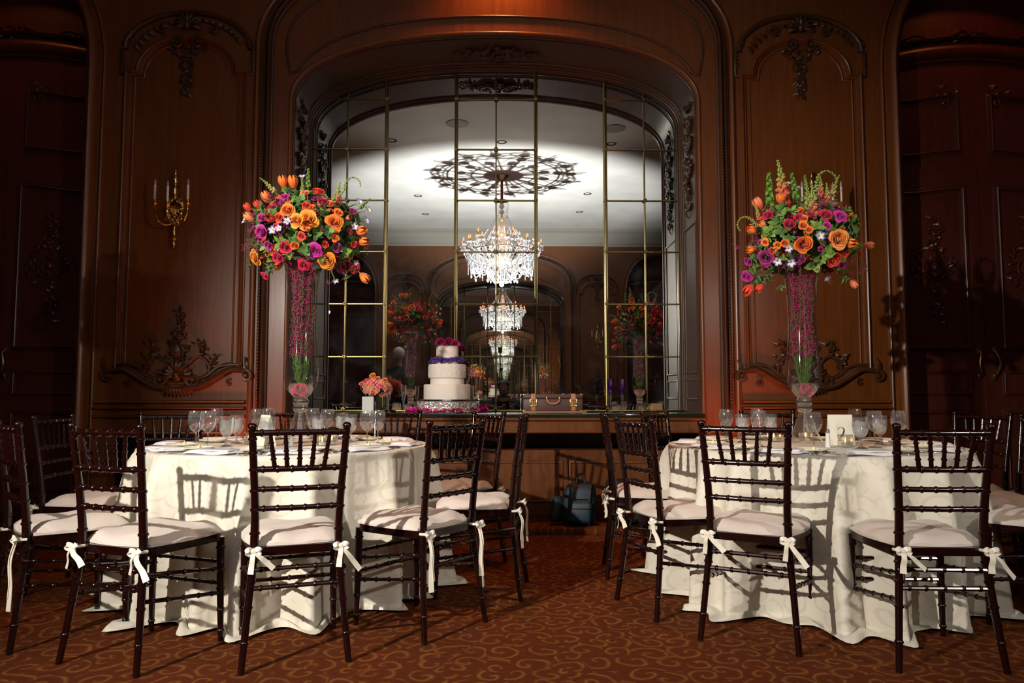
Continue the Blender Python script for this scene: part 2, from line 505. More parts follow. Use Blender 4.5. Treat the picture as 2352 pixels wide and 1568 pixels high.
def thing(name, label, cat, loc=(0, 0, 0), rz=0.0, group=None):
    o = bpy.data.objects.new(name, None); COL.objects.link(o)
    o.empty_display_size = 0.1
    o.location = loc; o.rotation_euler = (0, 0, rz); o['label'] = label; o['category'] = cat
    if group: o['group'] = group
    return o


def kids(o): return CH.get(o.name, [])


def dup(root, loc=None, rz=None, **kw):
    """copy a thing with its parts and sub-parts (mesh data shared)"""
    def rec(o, par):
        c = o.copy(); COL.objects.link(c)
        if par is not None: c.parent = par
        for ch in [q for q in o.children]: rec(ch, c)
        return c
    r_ = rec(root, None)
    if loc is not None: r_.location = loc
    if rz is not None: r_.rotation_euler = (0, 0, rz)
    for k_, v in kw.items(): r_[k_] = v
    return r_


# ---------------------------------------------------------------- room shell
def se(u, a, b, p=2.2):
    """height of a flattened (basket) arch above its springing at offset u"""
    t = min(1.0, abs(u) / a)
    return b * (1 - t ** p) ** (1 / p)


def arch_pts(a, z0, b, n=40, p=2.2):
    out = []
    for i in range(n + 1):
        q = pi * i / n
        c_, s_ = cos(q), sin(q)
        x = a * (abs(c_) ** (2 / p)) * (1 if c_ >= 0 else -1)
        out.append((x, z0 + b * (abs(s_) ** (2 / p))))
    return out[::-1]   # left to right


def sweep(mb, path, prof, closed=False):
    """path in wall coordinates (u, z); profile (offset to the left of travel, projection v)"""
    n = len(path); k = len(mb.v); m_ = len(prof)
    P = [Vector(p) for p in path]
    for i, p in enumerate(P):
        if closed: a, b_ = P[i - 1], P[(i + 1) % n]
        else: a, b_ = P[max(i - 1, 0)], P[min(i + 1, n - 1)]
        d1 = (p - a) if (closed or i > 0) else (b_ - p)
        d2 = (b_ - p) if (closed or i < n - 1) else (p - a)
        d1 = d1.normalized() if d1.length > 1e-9 else d2.normalized(); d2 = d2.normalized() if d2.length > 1e-9 else d1
        n1 = Vector((-d1.y, d1.x)); n2 = Vector((-d2.y, d2.x))
        nn = (n1 + n2)
        if nn.length < 1e-6: nn = n1
        nn.normalize(); nn = nn / max(0.5, nn.dot(n1))
        for off, v in prof:
            q = p + nn * off
            mb.v.append((q.x, -v, q.y))
    for i in range(n if closed else n - 1):
        j = (i + 1) % n
        for t in range(m_ - 1):
            mb.f.append((k + i * m_ + t, k + i * m_ + t + 1, k + j * m_ + t + 1, k + j * m_ + t)); mb.mi.append(mb.cur)


def bead(w_, h, base=0.0):
    """a rounded moulding profile of width w_ and projection h"""
    return [(-w_ / 2, base - 0.004)] + [(-w_ / 2 * cos(pi * i / 6), base + h * sin(pi * i / 6)) for i in range(7)] + [(w_ / 2, base - 0.004)]


def ogee(w_, h):
    return [(-w_ / 2, -0.004), (-w_ / 2, h * .35), (-w_ * .38, h * .4), (-w_ * .30, h * .85), (-w_ * .16, h), (0, h * .85), (w_ * .08, h * .45), (w_ * .16, h * .40),
            (w_ * .24, h * .62), (w_ * .36, h * .6), (w_ * .42, h * .25), (w_ / 2, h * .2), (w_ / 2, -0.004)]


def zw(py, Y=YW): return U(1135, py, Y).z


def lerp(a, b, t): return a + (b - a) * t


def catmull(pts, n=8):
    P = [Vector(p) for p in pts]; out = []
    for i in range(len(P) - 1):
        p0, p1, p2, p3 = P[max(i - 1, 0)], P[i], P[i + 1], P[min(i + 2, len(P) - 1)]
        for k in range(n):
            t = k / n
            out.append(0.5 * ((2 * p1) + (-p0 + p2) * t + (2 * p0 - 5 * p1 + 4 * p2 - p3) * t * t + (-p0 + 3 * p1 - 3 * p2 + p3) * t ** 3))
    out.append(P[-1]); return out


NA, NZ0 = 1.646, zw(232)                    # niche half width, springing
NB = zw(76) - NZ0                           # niche arch rise
OA, OZ0, OB = 1.83, zw(118), 0.82           # outer arch moulding
DA, DU, DZ0, DB = 0.80, 4.07, zw(160), 0.95  # door bays

# ---- floor, ceiling
mb = MB(); mb.box((0, 0.3, -0.06), (15.2, 14.6, 0.12)); fl = mb.obj('floor', M['carpet'], smooth=False, kind='structure')
mb = MB(); mb.box((0, 0.3, CEIL + 0.06), (15.2, 14.6, 0.12)); ce = mb.obj('ceiling', M['ceiling'], smooth=False, kind='structure')


def scroll_tube(mb, cx, cz, r0, turns, sgn=1, start=0.0, th=0.012, v=0.01, plane='wall', nseg=26):
    pts, rr = [], []
    for i in range(nseg + 1):
        t = i / nseg; a = start + sgn * turns * 2 * pi * t; r_ = r0 * (1 - t) ** 0.8
        pts.append((cx + r_ * cos(a), -v - 0.006 * t, cz + r_ * sin(a))); rr.append(th * (1 - 0.55 * t))
    mb.tube(pts, rr, 6)
    mb.ball(pts[-1], th * 1.1, 6, 4)


def leafblob(mb, cx, cz, ang, l, w_, v=0.01, h=0.02):
    d = Vector((cos(ang), 0, sin(ang)))
    pts = [Vector((cx, -v, cz)) + d * (l * t) + Vector((0, -h * sin(pi * min(1, t * 1.1)), 0)) + Vector((-sin(ang), 0, cos(ang))) * (0.25 * l * t * t) for t in (0, .2, .45, .7, .9, 1)]
    mb.tube(pts, [w_ * q for q in (.4, .85, 1, .8, .45, .1)], 6, flat=0.5, up=(0, 1, 0))


def shell(mb, cx, cz, r_, n=9, v=0.015, down=False, th=0.014):
    for i in range(n):
        a = lerp(R(-15), R(195), i / (n - 1)) * (1 if not down else -1)
        mb.tube([(cx + cos(a) * r_ * t, -v - 0.03 * sin(pi * t * .8), cz + sin(a) * r_ * t) for t in (0.1, .35, .6, .85, 1.0)], [th * .5, th * .8, th, th * 1.1, th * .5], 6)
    mb.ball((cx, -v - .02, cz), r_ * .28, 8, 6)


def cluster(mb, cx, cz, w_, h, n, seed, v=0.01, th=0.010):
    """dense acanthus foliage inside an ellipse"""
    q = random.Random(seed)
    for i in range(n):
        a, r_ = q.uniform(0, 2 * pi), sqrt(q.random())
        x, z = cx + cos(a) * r_ * w_, cz + sin(a) * r_ * h
        k = q.random()
        if k < .35: scroll_tube(mb, x, z, q.uniform(.018, .035), 1.1, q.choice((-1, 1)), q.uniform(0, 6), th * .8, v + .01, nseg=12)
        elif k < .85: leafblob(mb, x, z, q.uniform(0, 2 * pi), q.uniform(.04, .08), th * 1.2, v, .022)
        else: mb.ball((x, -v - .01, z), th * 1.3, 6, 4)


def build_wall(Yface, rz, name, doors):
    root = bpy.data.objects.new(name, None); COL.objects.link(root)
    root.location = (XC, Yface, 0); root.rotation_euler = (0, 0, rz); root['kind'] = 'structure'
    # --- face with openings
    mb = MB()
    def quad(u0, z0, u1, z1, v=0.0): mb.add([(u0, -v, z0), (u1, -v, z0), (u1, -v, z1), (u0, -v, z1)], [(0, 1, 2, 3)])
    ap = arch_pts(NA, NZ0, NB, 44)
    for (a, b_) in zip(ap[:-1], ap[1:]):
        mb.add([(a[0], 0, a[1]), (b_[0], 0, b_[1]), (b_[0], 0, CEIL), (a[0], 0, CEIL)], [(0, 1, 2, 3)])
    for sg in (-1, 1):
        quad(sg * NA, 0, sg * (DU - DA), CEIL)
        quad(sg * (DU + DA), 0, sg * 7.5, CEIL)
        dp = [(sg * DU + x, z) for x, z in arch_pts(DA, DZ0, DB, 28)]
        for (a, b_) in zip(dp[:-1], dp[1:]):
            mb.add([(a[0], 0, a[1]), (b_[0], 0, b_[1]), (b_[0], 0, CEIL), (a[0], 0, CEIL)], [(0, 1, 2, 3)])
    mb.obj('panelling', M['wood'], root, smooth=False)
    # --- niche soffit and jambs: swept along the whole opening
    path = [(-NA, 0.9)] + ap + [(NA, 0.9)]
    path2 = [(-NA, 0.0), (-NA, 0.9)] + ap + [(NA, 0.9), (NA, 0.0)]
    mb = MB()
    prof = [(0.0, 0.0), (0.0, -0.7)]
    sweep(mb, path2, prof)
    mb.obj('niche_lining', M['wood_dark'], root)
    mb = MB()
    # edge mouldings on the lining (offset to the right of travel = into the opening)
    def lin(v0, w_, h):
        return [(0.002, v0 + w_ / 2)] + [(-h * sin(pi * i / 6), v0 + w_ / 2 * cos(pi * i / 6)) for i in range(7)] + [(0.002, v0 - w_ / 2)]
    for v0, w_, h in ((-0.035, 0.05, 0.022), (-0.095, 0.03, 0.014), (-0.55, 0.03, 0.014), (-0.60, 0.03, 0.016), (-0.66, 0.06, 0.026)):
        sweep(mb, path, lin(v0, w_, h))
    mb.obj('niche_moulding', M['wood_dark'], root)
    # roll at the front edge
    mb = MB(); sweep(mb, path2, bead(0.03, 0.018)); mb.obj('niche_edge', M['wood'], root)
    # --- outer arch moulding
    mb = MB()
    op = [(-OA, 0.12)] + arch_pts(OA, OZ0, OB, 44, 2.4) + [(OA, 0.12)]
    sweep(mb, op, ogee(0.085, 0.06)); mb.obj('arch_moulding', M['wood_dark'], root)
    mb = MB()
    sweep(mb, [(-OA - .085, 0.12)] + arch_pts(OA + .085, OZ0, OB + .085, 44, 2.4) + [(OA + .085, 0.12)], bead(0.05, 0.035)); mb.obj('arch_bead', M['wood'], root)
    # rope of small carved beads
    mb = MB()
    for sg in (-1, 1):
        z = 0.98
        while z < OZ0:
            mb.ball((sg * (OA + .018), -.055, z), .011, 6, 4, (1, .7, 1.2)); z += .026
    mb.obj('carved_beads', M['wood_dark'], root, kind='stuff')
    # --- tympanum panel
    ty = []
    ai = arch_pts(NA - .03, NZ0 + .12, NB + .02, 36)
    ao = arch_pts(OA - .14, OZ0, OB - .14, 30, 2.4)
    lowz = NZ0 + .14
    path_t = [(x, z) for x, z in ai if abs(x) < 1.60]
    path_t = [(-1.655, NZ0 + .22)] + path_t + [(1.655, NZ0 + .22)]
    path_t += ao[::-1]
    mb = MB(); sweep(mb, path_t, bead(0.022, 0.014), closed=True); mb.obj('tympanum_moulding', M['wood_dark'], root)
    # --- side panels with carving, columns, rails
    for sg in (-1, 1):
        uc = sg * 2.48; hw = 0.475
        zb, zs, zt = zw(848), zw(172), zw(92)
        half = [(0.0, zw(884)), (.10, zw(884)), (.20, zw(876)), (.32, zw(856)), (.42, zw(845)), (hw, zw(845))]
        low = [tuple(q) for q in catmull(half, 5)]
        arcr = [(0.39 * cos(pi / 2 * i / 12), zs + (zt - zs) * sin(pi / 2 * i / 12)) for i in range(13)]
        right = low + [(hw, zs), (.39, zs)] + arcr
        full = right + [(-x, z) for x, z in right[::-1]][1:-1]
        mb = MB(); sweep(mb, [(uc + x, z) for x, z in full], ogee(0.05, 0.035), closed=True)
        sc_ = [(uc + x * .88, z + (.035 if z < 2 else -.035)) for x, z in full]
        sweep(mb, sc_, bead(0.016, 0.012), closed=True)
        mb.obj('panel_moulding', M['wood'], root)
        # outer arch over the panel
        mb = MB()
        zo0, zo1 = zw(118), zw(34)
        oarc = [(0.50 * cos(pi * i / 24), zo0 + (zo1 - zo0) * sin(pi * i / 24)) for i in range(25)]
        sweep(mb, [(uc + x, z) for x, z in oarc], bead(0.045, 0.035)); 
        sweep(mb, [(uc + .47, zs), (uc + .53, zs), (uc + .53, zw(120))], bead(.03, .02)); sweep(mb, [(uc - .47, zs), (uc - .53, zs), (uc - .53, zw(120))], bead(.03, .02))
        mb.obj('panel_hood', M['wood_dark'], root)
        # top carving: shell, scrolls, pendant
        mb = MB()
        shell(mb, uc, zw(66), 0.105, 9, 0.02)
        for s2 in (-1, 1):
            scroll_tube(mb, uc + s2 * .085, zw(104), .05, 1.4, s2, pi / 2, .016, .03)
            scroll_tube(mb, uc + s2 * .20, zw(72), .045, 1.2, -s2, pi / 2, .012, .02)
            scroll_tube(mb, uc + s2 * .50, zw(100), .035, 1.2, s2, pi / 2, .012, .02)
            for i in range(9):
                a = R(20 + 8 * i)
                leafblob(mb, uc + s2 * .45 * cos(a), lerp(zo0, zo1, sin(a)) - .06, a + pi / 2 * s2, .07, .014, .01)
            for i in range(5): mb.ball((uc + s2 * .52, -.02, zw(118) - .03 * i), .012, 6, 4)
        cluster(mb, uc, zw(120), .17, .05, 26, 5, .004, .009)
        for i in range(12): cluster(mb, uc, zw(138) - i * .027, .055 * (1 - i / 13), .02, 5, 40 + i, .0, .008)
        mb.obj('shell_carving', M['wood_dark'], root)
        # bottom carving: shell cartouche with scrolls and a plume
        mb = MB()
        z0 = zw(862)
        shell(mb, uc, z0, .115, 11, .02, th=.016)
        mb.ball((uc, -.03, z0 - .01), .04, 8, 6, (1, .6, 1))
        for s2 in (-1, 1):
            scroll_tube(mb, uc + s2 * .13, z0 - .035, .062, 1.5, s2, pi / 2 * 1.2, .02, .03)
            P = catmull([(uc + s2 * .05, -.03, z0 - .10), (uc + s2 * .18, -.035, z0 - .085), (uc + s2 * .30, -.03, z0 - .02), (uc + s2 * .42, -.03, z0 + .045), (uc + s2 * .54, -.03, z0 + .03)], 6)
            mb.tube(P, [lerp(.024, .018, i / len(P)) for i in range(len(P))], 8)
            P = catmull([(uc + s2 * .10, -.02, z0 - .03), (uc + s2 * .22, -.025, z0 - .01), (uc + s2 * .33, -.02, z0 + .07), (uc + s2 * .50, -.02, z0 + .085)], 6)
            mb.tube(P, .012, 6)
            scroll_tube(mb, uc + s2 * .54, z0 - .005, .045, 1.3, -s2, pi / 2, .016, .03)
            leafblob(mb, uc + s2 * .55, z0 + .03, pi / 2, .12, .014, .02)
            scroll_tube(mb, uc + s2 * .40, z0 - .055, .03, 1.2, s2, 1, .009, .015)
            P = catmull([(uc + s2 * .08, -.02, z0 + .09), (uc + s2 * .16, -.02, z0 + .15), (uc + s2 * .24, -.02, z0 + .09), (uc + s2 * .25, -.02, z0 + .0)], 5)
            mb.tube(P, .012, 6)
            cluster(mb, uc + s2 * .19, z0 + .23, .05, .05, 10, 81, .004, .009)
            cluster(mb, uc + s2 * .25, z0 + .12, .04, .08, 10, 82, .004, .008)
        leafblob(mb, uc, z0 + .10, pi / 2, .20, .045, .01, .03)
        cluster(mb, uc, z0 + .20, .085, .10, 26, 71, .006, .010)
        for i in range(7): cluster(mb, uc, z0 + .31 + i * .027, .045 * (1 - i / 8), .02, 5, 90 + i, .0, .008)
        for i in range(9): leafblob(mb, uc + lerp(-.07, .07, i / 8), z0 - .08, -pi / 2 + lerp(-.6, .6, i / 8), .09, .014, .015)
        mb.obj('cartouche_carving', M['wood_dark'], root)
        # column bead between panel and door bay, curling over the bay
        for off, wd, hh, mt in ((0.045, 0.085, 0.075, 'wood'), (0.13, 0.03, 0.025, 'wood'), (-0.005, 0.02, 0.03, 'wood_dark')):
            mb = MB()
            pth = [(-(DA + off), 0.12)] + arch_pts(DA + off, DZ0, DB + off, 30) + [((DA + off), 0.12)]
            sweep(mb, [(sg * DU + x, z) for x, z in pth], bead(wd, hh)); mb.obj('column_moulding', M[mt], root)
        # chair rails and base
        for zz, hh, pr in ((zw(922), .028, .03), (zw(936), .02, .045), (zw(955), .022, .035), (0.10, 0.20, .03)):
            mb = MB(); x0, x1 = OA + .12, DU - DA - .15
            P = [(0, 0), (pr * .7, 0), (pr, .25 * hh), (pr, .6 * hh), (pr * .5, hh), (0, hh)]
            vs = [(sg * x, -p_, zz - hh / 2 + q_) for x in (x0, x1) for p_, q_ in P]
            mb.add(vs, [(i, i + 1, i + 7, i + 6) for i in range(5)] + [tuple(range(6)), tuple(range(11, 5, -1))]); mb.obj('chair_rail' if zz > .5 else 'baseboard_moulding', M['wood'], root, smooth=False)
        # radiator grille below the rail
        mb = MB()
        mb.add([(sg * 2.02, -.004, .16), (sg * 2.95, -.004, .16), (sg * 2.95, -.004, .74), (sg * 2.02, -.004, .74)], [(0, 1, 2, 3)])
        for i in range(-9, 17):
            for d_ in (-1, 1):
                a0 = 2.02 + i * .058; pts = []
                for k in range(0, 11):
                    x = a0 + d_ * k * .058 + (0 if d_ > 0 else .58); z = .16 + k * .058
                    if 2.02 <= x <= 2.95: pts.append((sg * x, -.012, z))
                if len(pts) > 1: mb.tube([pts[0], pts[-1]], .005, 4)
        mb.obj('grille', M['iron'], root, smooth=False)
        mb = MB(); sweep(mb, [(sg * 2.02, .16), (sg * 2.95, .16), (sg * 2.95, .74), (sg * 2.02, .74)], bead(.03, .02), closed=True); mb.obj('grille_frame', M['wood'], root)
        # pendant carving on the niche jambs (faces the opening)
        mb = MB()
        for k, (z, wdt, n_) in enumerate(((NZ0 + .02, .10, 10), (NZ0 - .12, .13, 16), (NZ0 - .28, .11, 16), (NZ0 - .45, .12, 16), (NZ0 - .62, .08, 12), (NZ0 - .78, .055, 8))):
            cluster(mb, 0, z, wdt, .085, n_, 200 + k, .004, .013)
        for k in range(3): scroll_tube(mb, .05, NZ0 - .1 - .2 * k, .06, 1.2, 1, 0, .016, .015); scroll_tube(mb, -.06, NZ0 - .2 - .2 * k, .06, 1.2, -1, 3, .016, .015)
        o = mb.obj('pendant_carving', M['wood_dark'], root)
        o.location = (sg * NA, 0.33, 0); o.rotation_euler = (0, 0, -sg * pi / 2)
        # recessed-looking panels low on the jambs
        mb = MB(); sweep(mb, [(-.2, 1.0), (.2, 1.0), (.2, 1.16), (-.2, 1.16)], bead(.02, .012), closed=True)
        sweep(mb, [(-.2, 1.22), (.2, 1.22), (.2, NZ0 - .95), (-.2, NZ0 - .95)], bead(.02, .012), closed=True)
        o = mb.obj('jamb_moulding', M['wood_dark'], root); o.location = (sg * NA, 0.33, 0); o.rotation_euler = (0, 0, -sg * pi / 2)
    # soffit centre carving hangs below the crown of the arch
    mb = MB()
    cluster(mb, 0, 0, .20, .10, 42, 301, .004, .013)
    for s2 in (-1, 1):
        cluster(mb, s2 * .24, 0, .09, .05, 12, 302 + s2, .004, .011)
        scroll_tube(mb, s2 * .10, .02, .07, 1.3, s2, 0, .016, .02); leafblob(mb, s2 * .28, 0, 0 if s2 > 0 else pi, .1, .014, .01)
    o = mb.obj('crown_carving', M['wood_dark'], root)
    o.location = (0, 0.34, NZ0 + NB - .004); o.rotation_euler = (pi / 2, 0, 0)
    # block under the shelf with a moulded panel, plinth step
    mb = MB(); mb.box((0, .53, .31), (2 * NA, .36, .54)); mb.obj('niche_base', M['wood'], root, smooth=False)
    mb = MB()
    for a, b_ in ((-1.55, -.62), (-.55, .55), (.62, 1.55)): sweep(mb, [(a, .16), (b_, .16), (b_, .48), (a, .48)], bead(.025, .014, .0), closed=True)
    o = mb.obj('base_panel_moulding', M['wood'], root); o.location = (0, .35, 0)
    mb = MB(); mb.bbox((0, .05, .025), (2 * NA + .3, .66, .05), .01); mb.obj('plinth_step', M['carpet'], root)
    mb = MB(); mb.box((0, .02, .80), (2 * NA, .04, .12)); mb.obj('shelf_apron', M['wood'], root, smooth=False)
    mb = MB(); mb.bbox((0, .335, .875), (2 * NA, .75, .03), .008); mb.obj('shelf_top', M['shelf'], root)
    mb = MB(); mb.tube([(-NA, -.018, .845), (NA, -.018, .845)], .014, 8); mb.tube([(-NA, -.006, .745), (NA, -.006, .745)], .010, 8); mb.obj('shelf_moulding', M['wood'], root)
    # cornice
    mb = MB()
    vs = []; P = [(0, -.42), (.03, -.42), (.03, -.36), (.06, -.34), (.06, -.20), (.10, -.16), (.16, -.10), (.25, -.06), (.25, 0)]
    for x in (-7.5, 7.5): vs += [(x, -a, CEIL + b_) for a, b_ in P]
    mb.add(vs, [(i, i + 1, i + 10, i + 9) for i in range(8)]); mb.obj('cornice', M['plaster'], root, smooth=False)
    return root


def build_mirror(Yface, rz, label):
    t = thing('wall_mirror', label, 'mirror', (XC, Yface, 0), rz)
    zb = .89; v = .70
    cols = [(-NA, -1.33, 1), (-1.33, -.98, 1), (-.98, -.357, 0), (-.357, 0, 1), (0, .357, 1), (.357, .98, 0), (.98, 1.33, 1), (1.33, NA, 1)]
    rows = [zb] + [U(1139, y, 6.58).z for y in (819, 698, 578, 460, 343, 228)] + [9]
    q = random.Random(3)
    for a, b_, g in cols:
        rs = rows if g else [zb, 9]
        for z0, z1 in zip(rs[:-1], rs[1:]):
            n = 8; mb = MB()
            bot, top = [], []
            for i in range(n + 1):
                x = lerp(a, b_, i / n); bot.append((x, z0)); top.append((x, max(z0, min(z1, NZ0 + se(x, NA, NB) - .005))))
            if max(z for _, z in top) - z0 < .03: continue
            tz = q.uniform(-.0006, .0006) if abs(a + b_) > 1.9 else 0; tx = q.uniform(-.0008, .0008) if abs(a + b_) > 1.9 else 0
            def d(x, z): return v - .01 + (x - (a + b_) / 2) * tz + (z - z0) * tx
            vs = [(x, d(x, z), z) for x, z in bot] + [(x, d(x, z), z) for x, z in top] + [(x, v, z) for x, z in bot] + [(x, v, z) for x, z in top]
            k = n + 1
            fs = [(i, i + 1, i + k + 1, i + k) for i in range(n)] + [(2 * k + i, 3 * k + i, 3 * k + i + 1, 2 * k + i + 1) for i in range(n)]
            fs += [(i, 2 * k + i, 2 * k + i + 1, i + 1) for i in range(n)] + [(k + i, k + i + 1, 3 * k + i + 1, 3 * k + i) for i in range(n)]
            mb.add(vs, fs); mb.obj('pane', M['mirror'], t, smooth=False)
    for x, wd in ((-.98, .030), (-.357, .030), (.357, .030), (.98, .030), (-1.33, .013), (0, .013), (1.33, .013), (-NA + .012, .016), (NA - .012, .016)):
        zt = NZ0 + se(x, NA, NB) - .01
        mb = MB()
        if wd > .02:
            mb.bbox((x, v - .022, (zb + zt) / 2), (wd, .022, zt - zb), .005)
            mb.tube([(x - .008, v - .036, zb), (x - .008, v - .036, zt)], .007, 8)
        else: mb.bbox((x, v - .018, (zb + zt) / 2), (wd, .014, zt - zb), .003)
        mb.obj('mullion', M['brass'], t)
    for a, b_ in ((-NA, -.98), (-.357, .357), (.98, NA)):
        for z in rows[1:-1]:
            if z > NZ0 and abs(a + b_) > 1:
                lim = [u_ / 100 for u_ in range(int(NA * 100)) if NZ0 + se(u_ / 100, NA, NB) > z + .02]
                lim = max(lim) if lim else 0
                a2, b2 = max(a, -lim), min(b_, lim)
                if b2 - a2 < .1: continue
            else: a2, b2 = a, b_
            mb = MB(); mb.tube([(a2, v - .018, z), (b2, v - .018, z)], .0065, 6); mb.obj('glazing_bar', M['brass'], t)
    ros = MB()
    for i in range(6): ros.ball((.011 * cos(i * pi / 3), -.004, .011 * sin(i * pi / 3)), .0085, 6, 4)
    ros.ball((0, -.010, 0), .009, 8, 5); rm = ros.mesh('rosette', M['brass'])
    for x in (-1.33, -.98, -.357, 0, .357, .98, 1.33):
        for z in rows[:-1]:
            if z < NZ0 + se(x, NA, NB) - .03: link(rm, 'rosette', t, (x, v - .034, z + (.02 if z == zb else 0)))
    mb = MB(); mb.bbox((0, v - .02, zb + .006), (2 * NA, .03, .014), .004); mb.obj('bottom_rail', M['brass'], t)
    return t


wb = build_wall(YW, 0, 'wall_back', 1)
mir = build_mirror(YW, 0, 'large brass-barred mirror filling the arched niche behind the cake shelf')


def dup_plain(root, loc, rz, name):
    r_ = dup(root, loc, rz); r_.name = name
    return r_


wf = dup_plain(wb, (XC, YB, 0), pi, 'wall_front')
mir2 = dup(mir, (XC, YB, 0), pi, label='brass-barred mirror on the opposite wall, seen small inside the big mirror')


def panel_path(x0, z0, x1, z1, top=0.0, bot=0.0):
    pts = [(x0, z0)]
    if bot: pts += [(lerp(x0, x1, t), z0 + bot * (t * t * (3 - 2 * t))) for t in (.2, .4, .6, .8)]
    pts += [(x1, z0 + bot), (x1, z1 + top)]
    if top: pts += [(lerp(x1, x0, t), z1 + top * (1 - t * t * (3 - 2 * t))) for t in (.2, .4, .6, .8)]
    pts += [(x0, z1)]
    return pts


def build_door(idx, x, Yface, rz):
    r_ = bpy.data.objects.new('door_%d' % idx, None); COL.objects.link(r_); r_['kind'] = 'structure'
    r_.location = (x, Yface, 0); r_.rotation_euler = (0, 0, rz)
    zz = lambda py: zw(py, 6.2)
    V = .30
    mb = MB(); dp = [(-DA, 0)] + arch_pts(DA, DZ0, DB, 28) + [(DA, 0)]; sweep(mb, dp, [(0, 0), (0, -V)]); mb.obj('bay_lining', M['wood_door'], r_)
    mb = MB()
    mb.add([(-DA, V, zz(390)), (DA, V, zz(390)), (DA, V, 4.9), (-DA, V, 4.9)], [(0, 1, 2, 3)]); mb.obj('transom_panel', M['wood_door'], r_, smooth=False)
    # curved transom bar
    for dz, wd, pr in ((0, .12, .05), (.10, .03, .07), (-.09, .02, .03)):
        mb = MB(); sweep(mb, [(DA * (i / 10 - 1), zz(140) + dz + .11 * (1 - (i / 10 - 1) ** 2)) for i in range(21)], bead(wd, pr, -V)); mb.obj('transom_bar', M['wood_door'], r_)
    mb = MB()
    for s2 in (-1, 1):
        P = catmull([(s2 * .75, V - .03, zz(112)), (s2 * .5, V - .04, zz(82)), (s2 * .3, V - .04, zz(92)), (s2 * .1, V - .03, zz(70))], 6); mb.tube(P, .016, 6)
        scroll_tube(mb, s2 * .55, zz(95), .05, 1.3, s2, 0, .012, -V + .02)
    cluster(mb, 0, zz(80), .14, .07, 22, 17, -V, .012)
    mb.obj('transom_carving', M['wood_door'], r_)
    for s2 in (-1, 1):
        mb = MB(); mb.box((s2 * DA / 2, V - .01, zz(390) / 2), (DA - .006, .05, zz(390))); lf = mb.obj('door_leaf', M['wood_door'], r_, smooth=False)
        def pn(x0, z0, x1, z1, top=0, bot=0, w_=.04, h=.03, base=-V):
            m2 = MB(); sweep(m2, [(s2 * a, b_) for a, b_ in panel_path(x0, z0, x1, z1, top, bot)], ogee(w_, h) if s2 < 0 else [(-a, b_) for a, b_ in ogee(w_, h)], closed=True)
            for i, q in enumerate(m2.v): m2.v[i] = (q[0], q[1] - base, q[2])
            m2.obj('panel_moulding', M['wood_door'], r_)
        pn(.14, zz(345), .68, zz(215), -.06, -.05, .04, .035, -V)
        pn(.14, zz(800), .66, zz(430), -.05, 0, .05, .035, -V + .035)
        pn(.14, zz(905), .66, zz(855), 0, 0, .03, .02, -V + .035)
        pn(.14, zz(1120), .66, zz(945), 0, 0, .04, .03, -V + .035)
        m2 = MB()
        for rr in (.10, .065): m2.tube([(s2 * .4 + rr * cos(a * pi / 12), V - .045, zz(615) + rr * sin(a * pi / 12)) for a in range(25)], .012, 6)
        m2.ball((s2 * .4, V - .045, zz(615)), .03, 8, 5)
        cluster(m2, s2 * .4, zz(615), .19, .20, 46, 21, -V + .035, .010); cluster(m2, s2 * .4, zz(535), .07, .12, 20, 22, -V + .035, .010); cluster(m2, s2 * .4, zz(700), .07, .16, 20, 23, -V + .035, .010)
        cluster(m2, s2 * .22, zz(215), .09, .07, 20, 24, -V, .012)
        m2.obj('door_carving', M['wood_door'], r_)
        m2 = MB(); hx = s2 * .065
        P = catmull([(hx, V - .04, zz(805)), (hx, V - .075, zz(812)), (hx + s2 * .02, V - .09, zz(836)), (hx, V - .075, zz(858)), (hx, V - .04, zz(866))], 6)
        m2.tube(P, .009, 8)
        for pz in (805, 866): m2.bbox((hx, V - .045, zz(pz)), (.03, .012, .05), .005)
        m2.obj('door_handle', M['brass'], r_)
    return r_


d1 = build_door(1, XC - DU, YW, 0)
d2 = dup_plain(d1, (XC + DU, YW, 0), 0, 'door_2')
d3 = dup_plain(d1, (XC - DU, YB, 0), pi, 'door_3')
d4 = dup_plain(d1, (XC + DU, YB, 0), pi, 'door_4')

for nm, x in (('wall_left', -7.5), ('wall_right', 7.5)):
    mb = MB(); s_ = 1 if x > 0 else -1
    mb.box((x + s_ * .05, 0, CEIL / 2), (.1, 13.2, CEIL)); wl = mb.obj(nm, M['wood'], smooth=False, kind='structure')
    for k in range(6):
        mb = MB(); y0 = -5.6 + k * 1.95
        pts = [(x - s_ * .012, y0, 1.1), (x - s_ * .012, y0 + 1.5, 1.1), (x - s_ * .012, y0 + 1.5, 4.2), (x - s_ * .012, y0, 4.2), (x - s_ * .012, y0, 1.1)]
        mb.tube(pts, .02, 6); mb.obj('panel_moulding', M['wood'], wl)
# backing behind openings
mb = MB(); mb.box((0, YW + .78, CEIL / 2), (15.2, .08, CEIL)); mb.obj('wall_backing', M['wood_dark'], smooth=False, kind='structure')
mb = MB(); mb.box((0, YB - .78, CEIL / 2), (15.2, .08, CEIL)); mb.obj('wall_backing', M['wood_dark'], smooth=False, kind='structure')
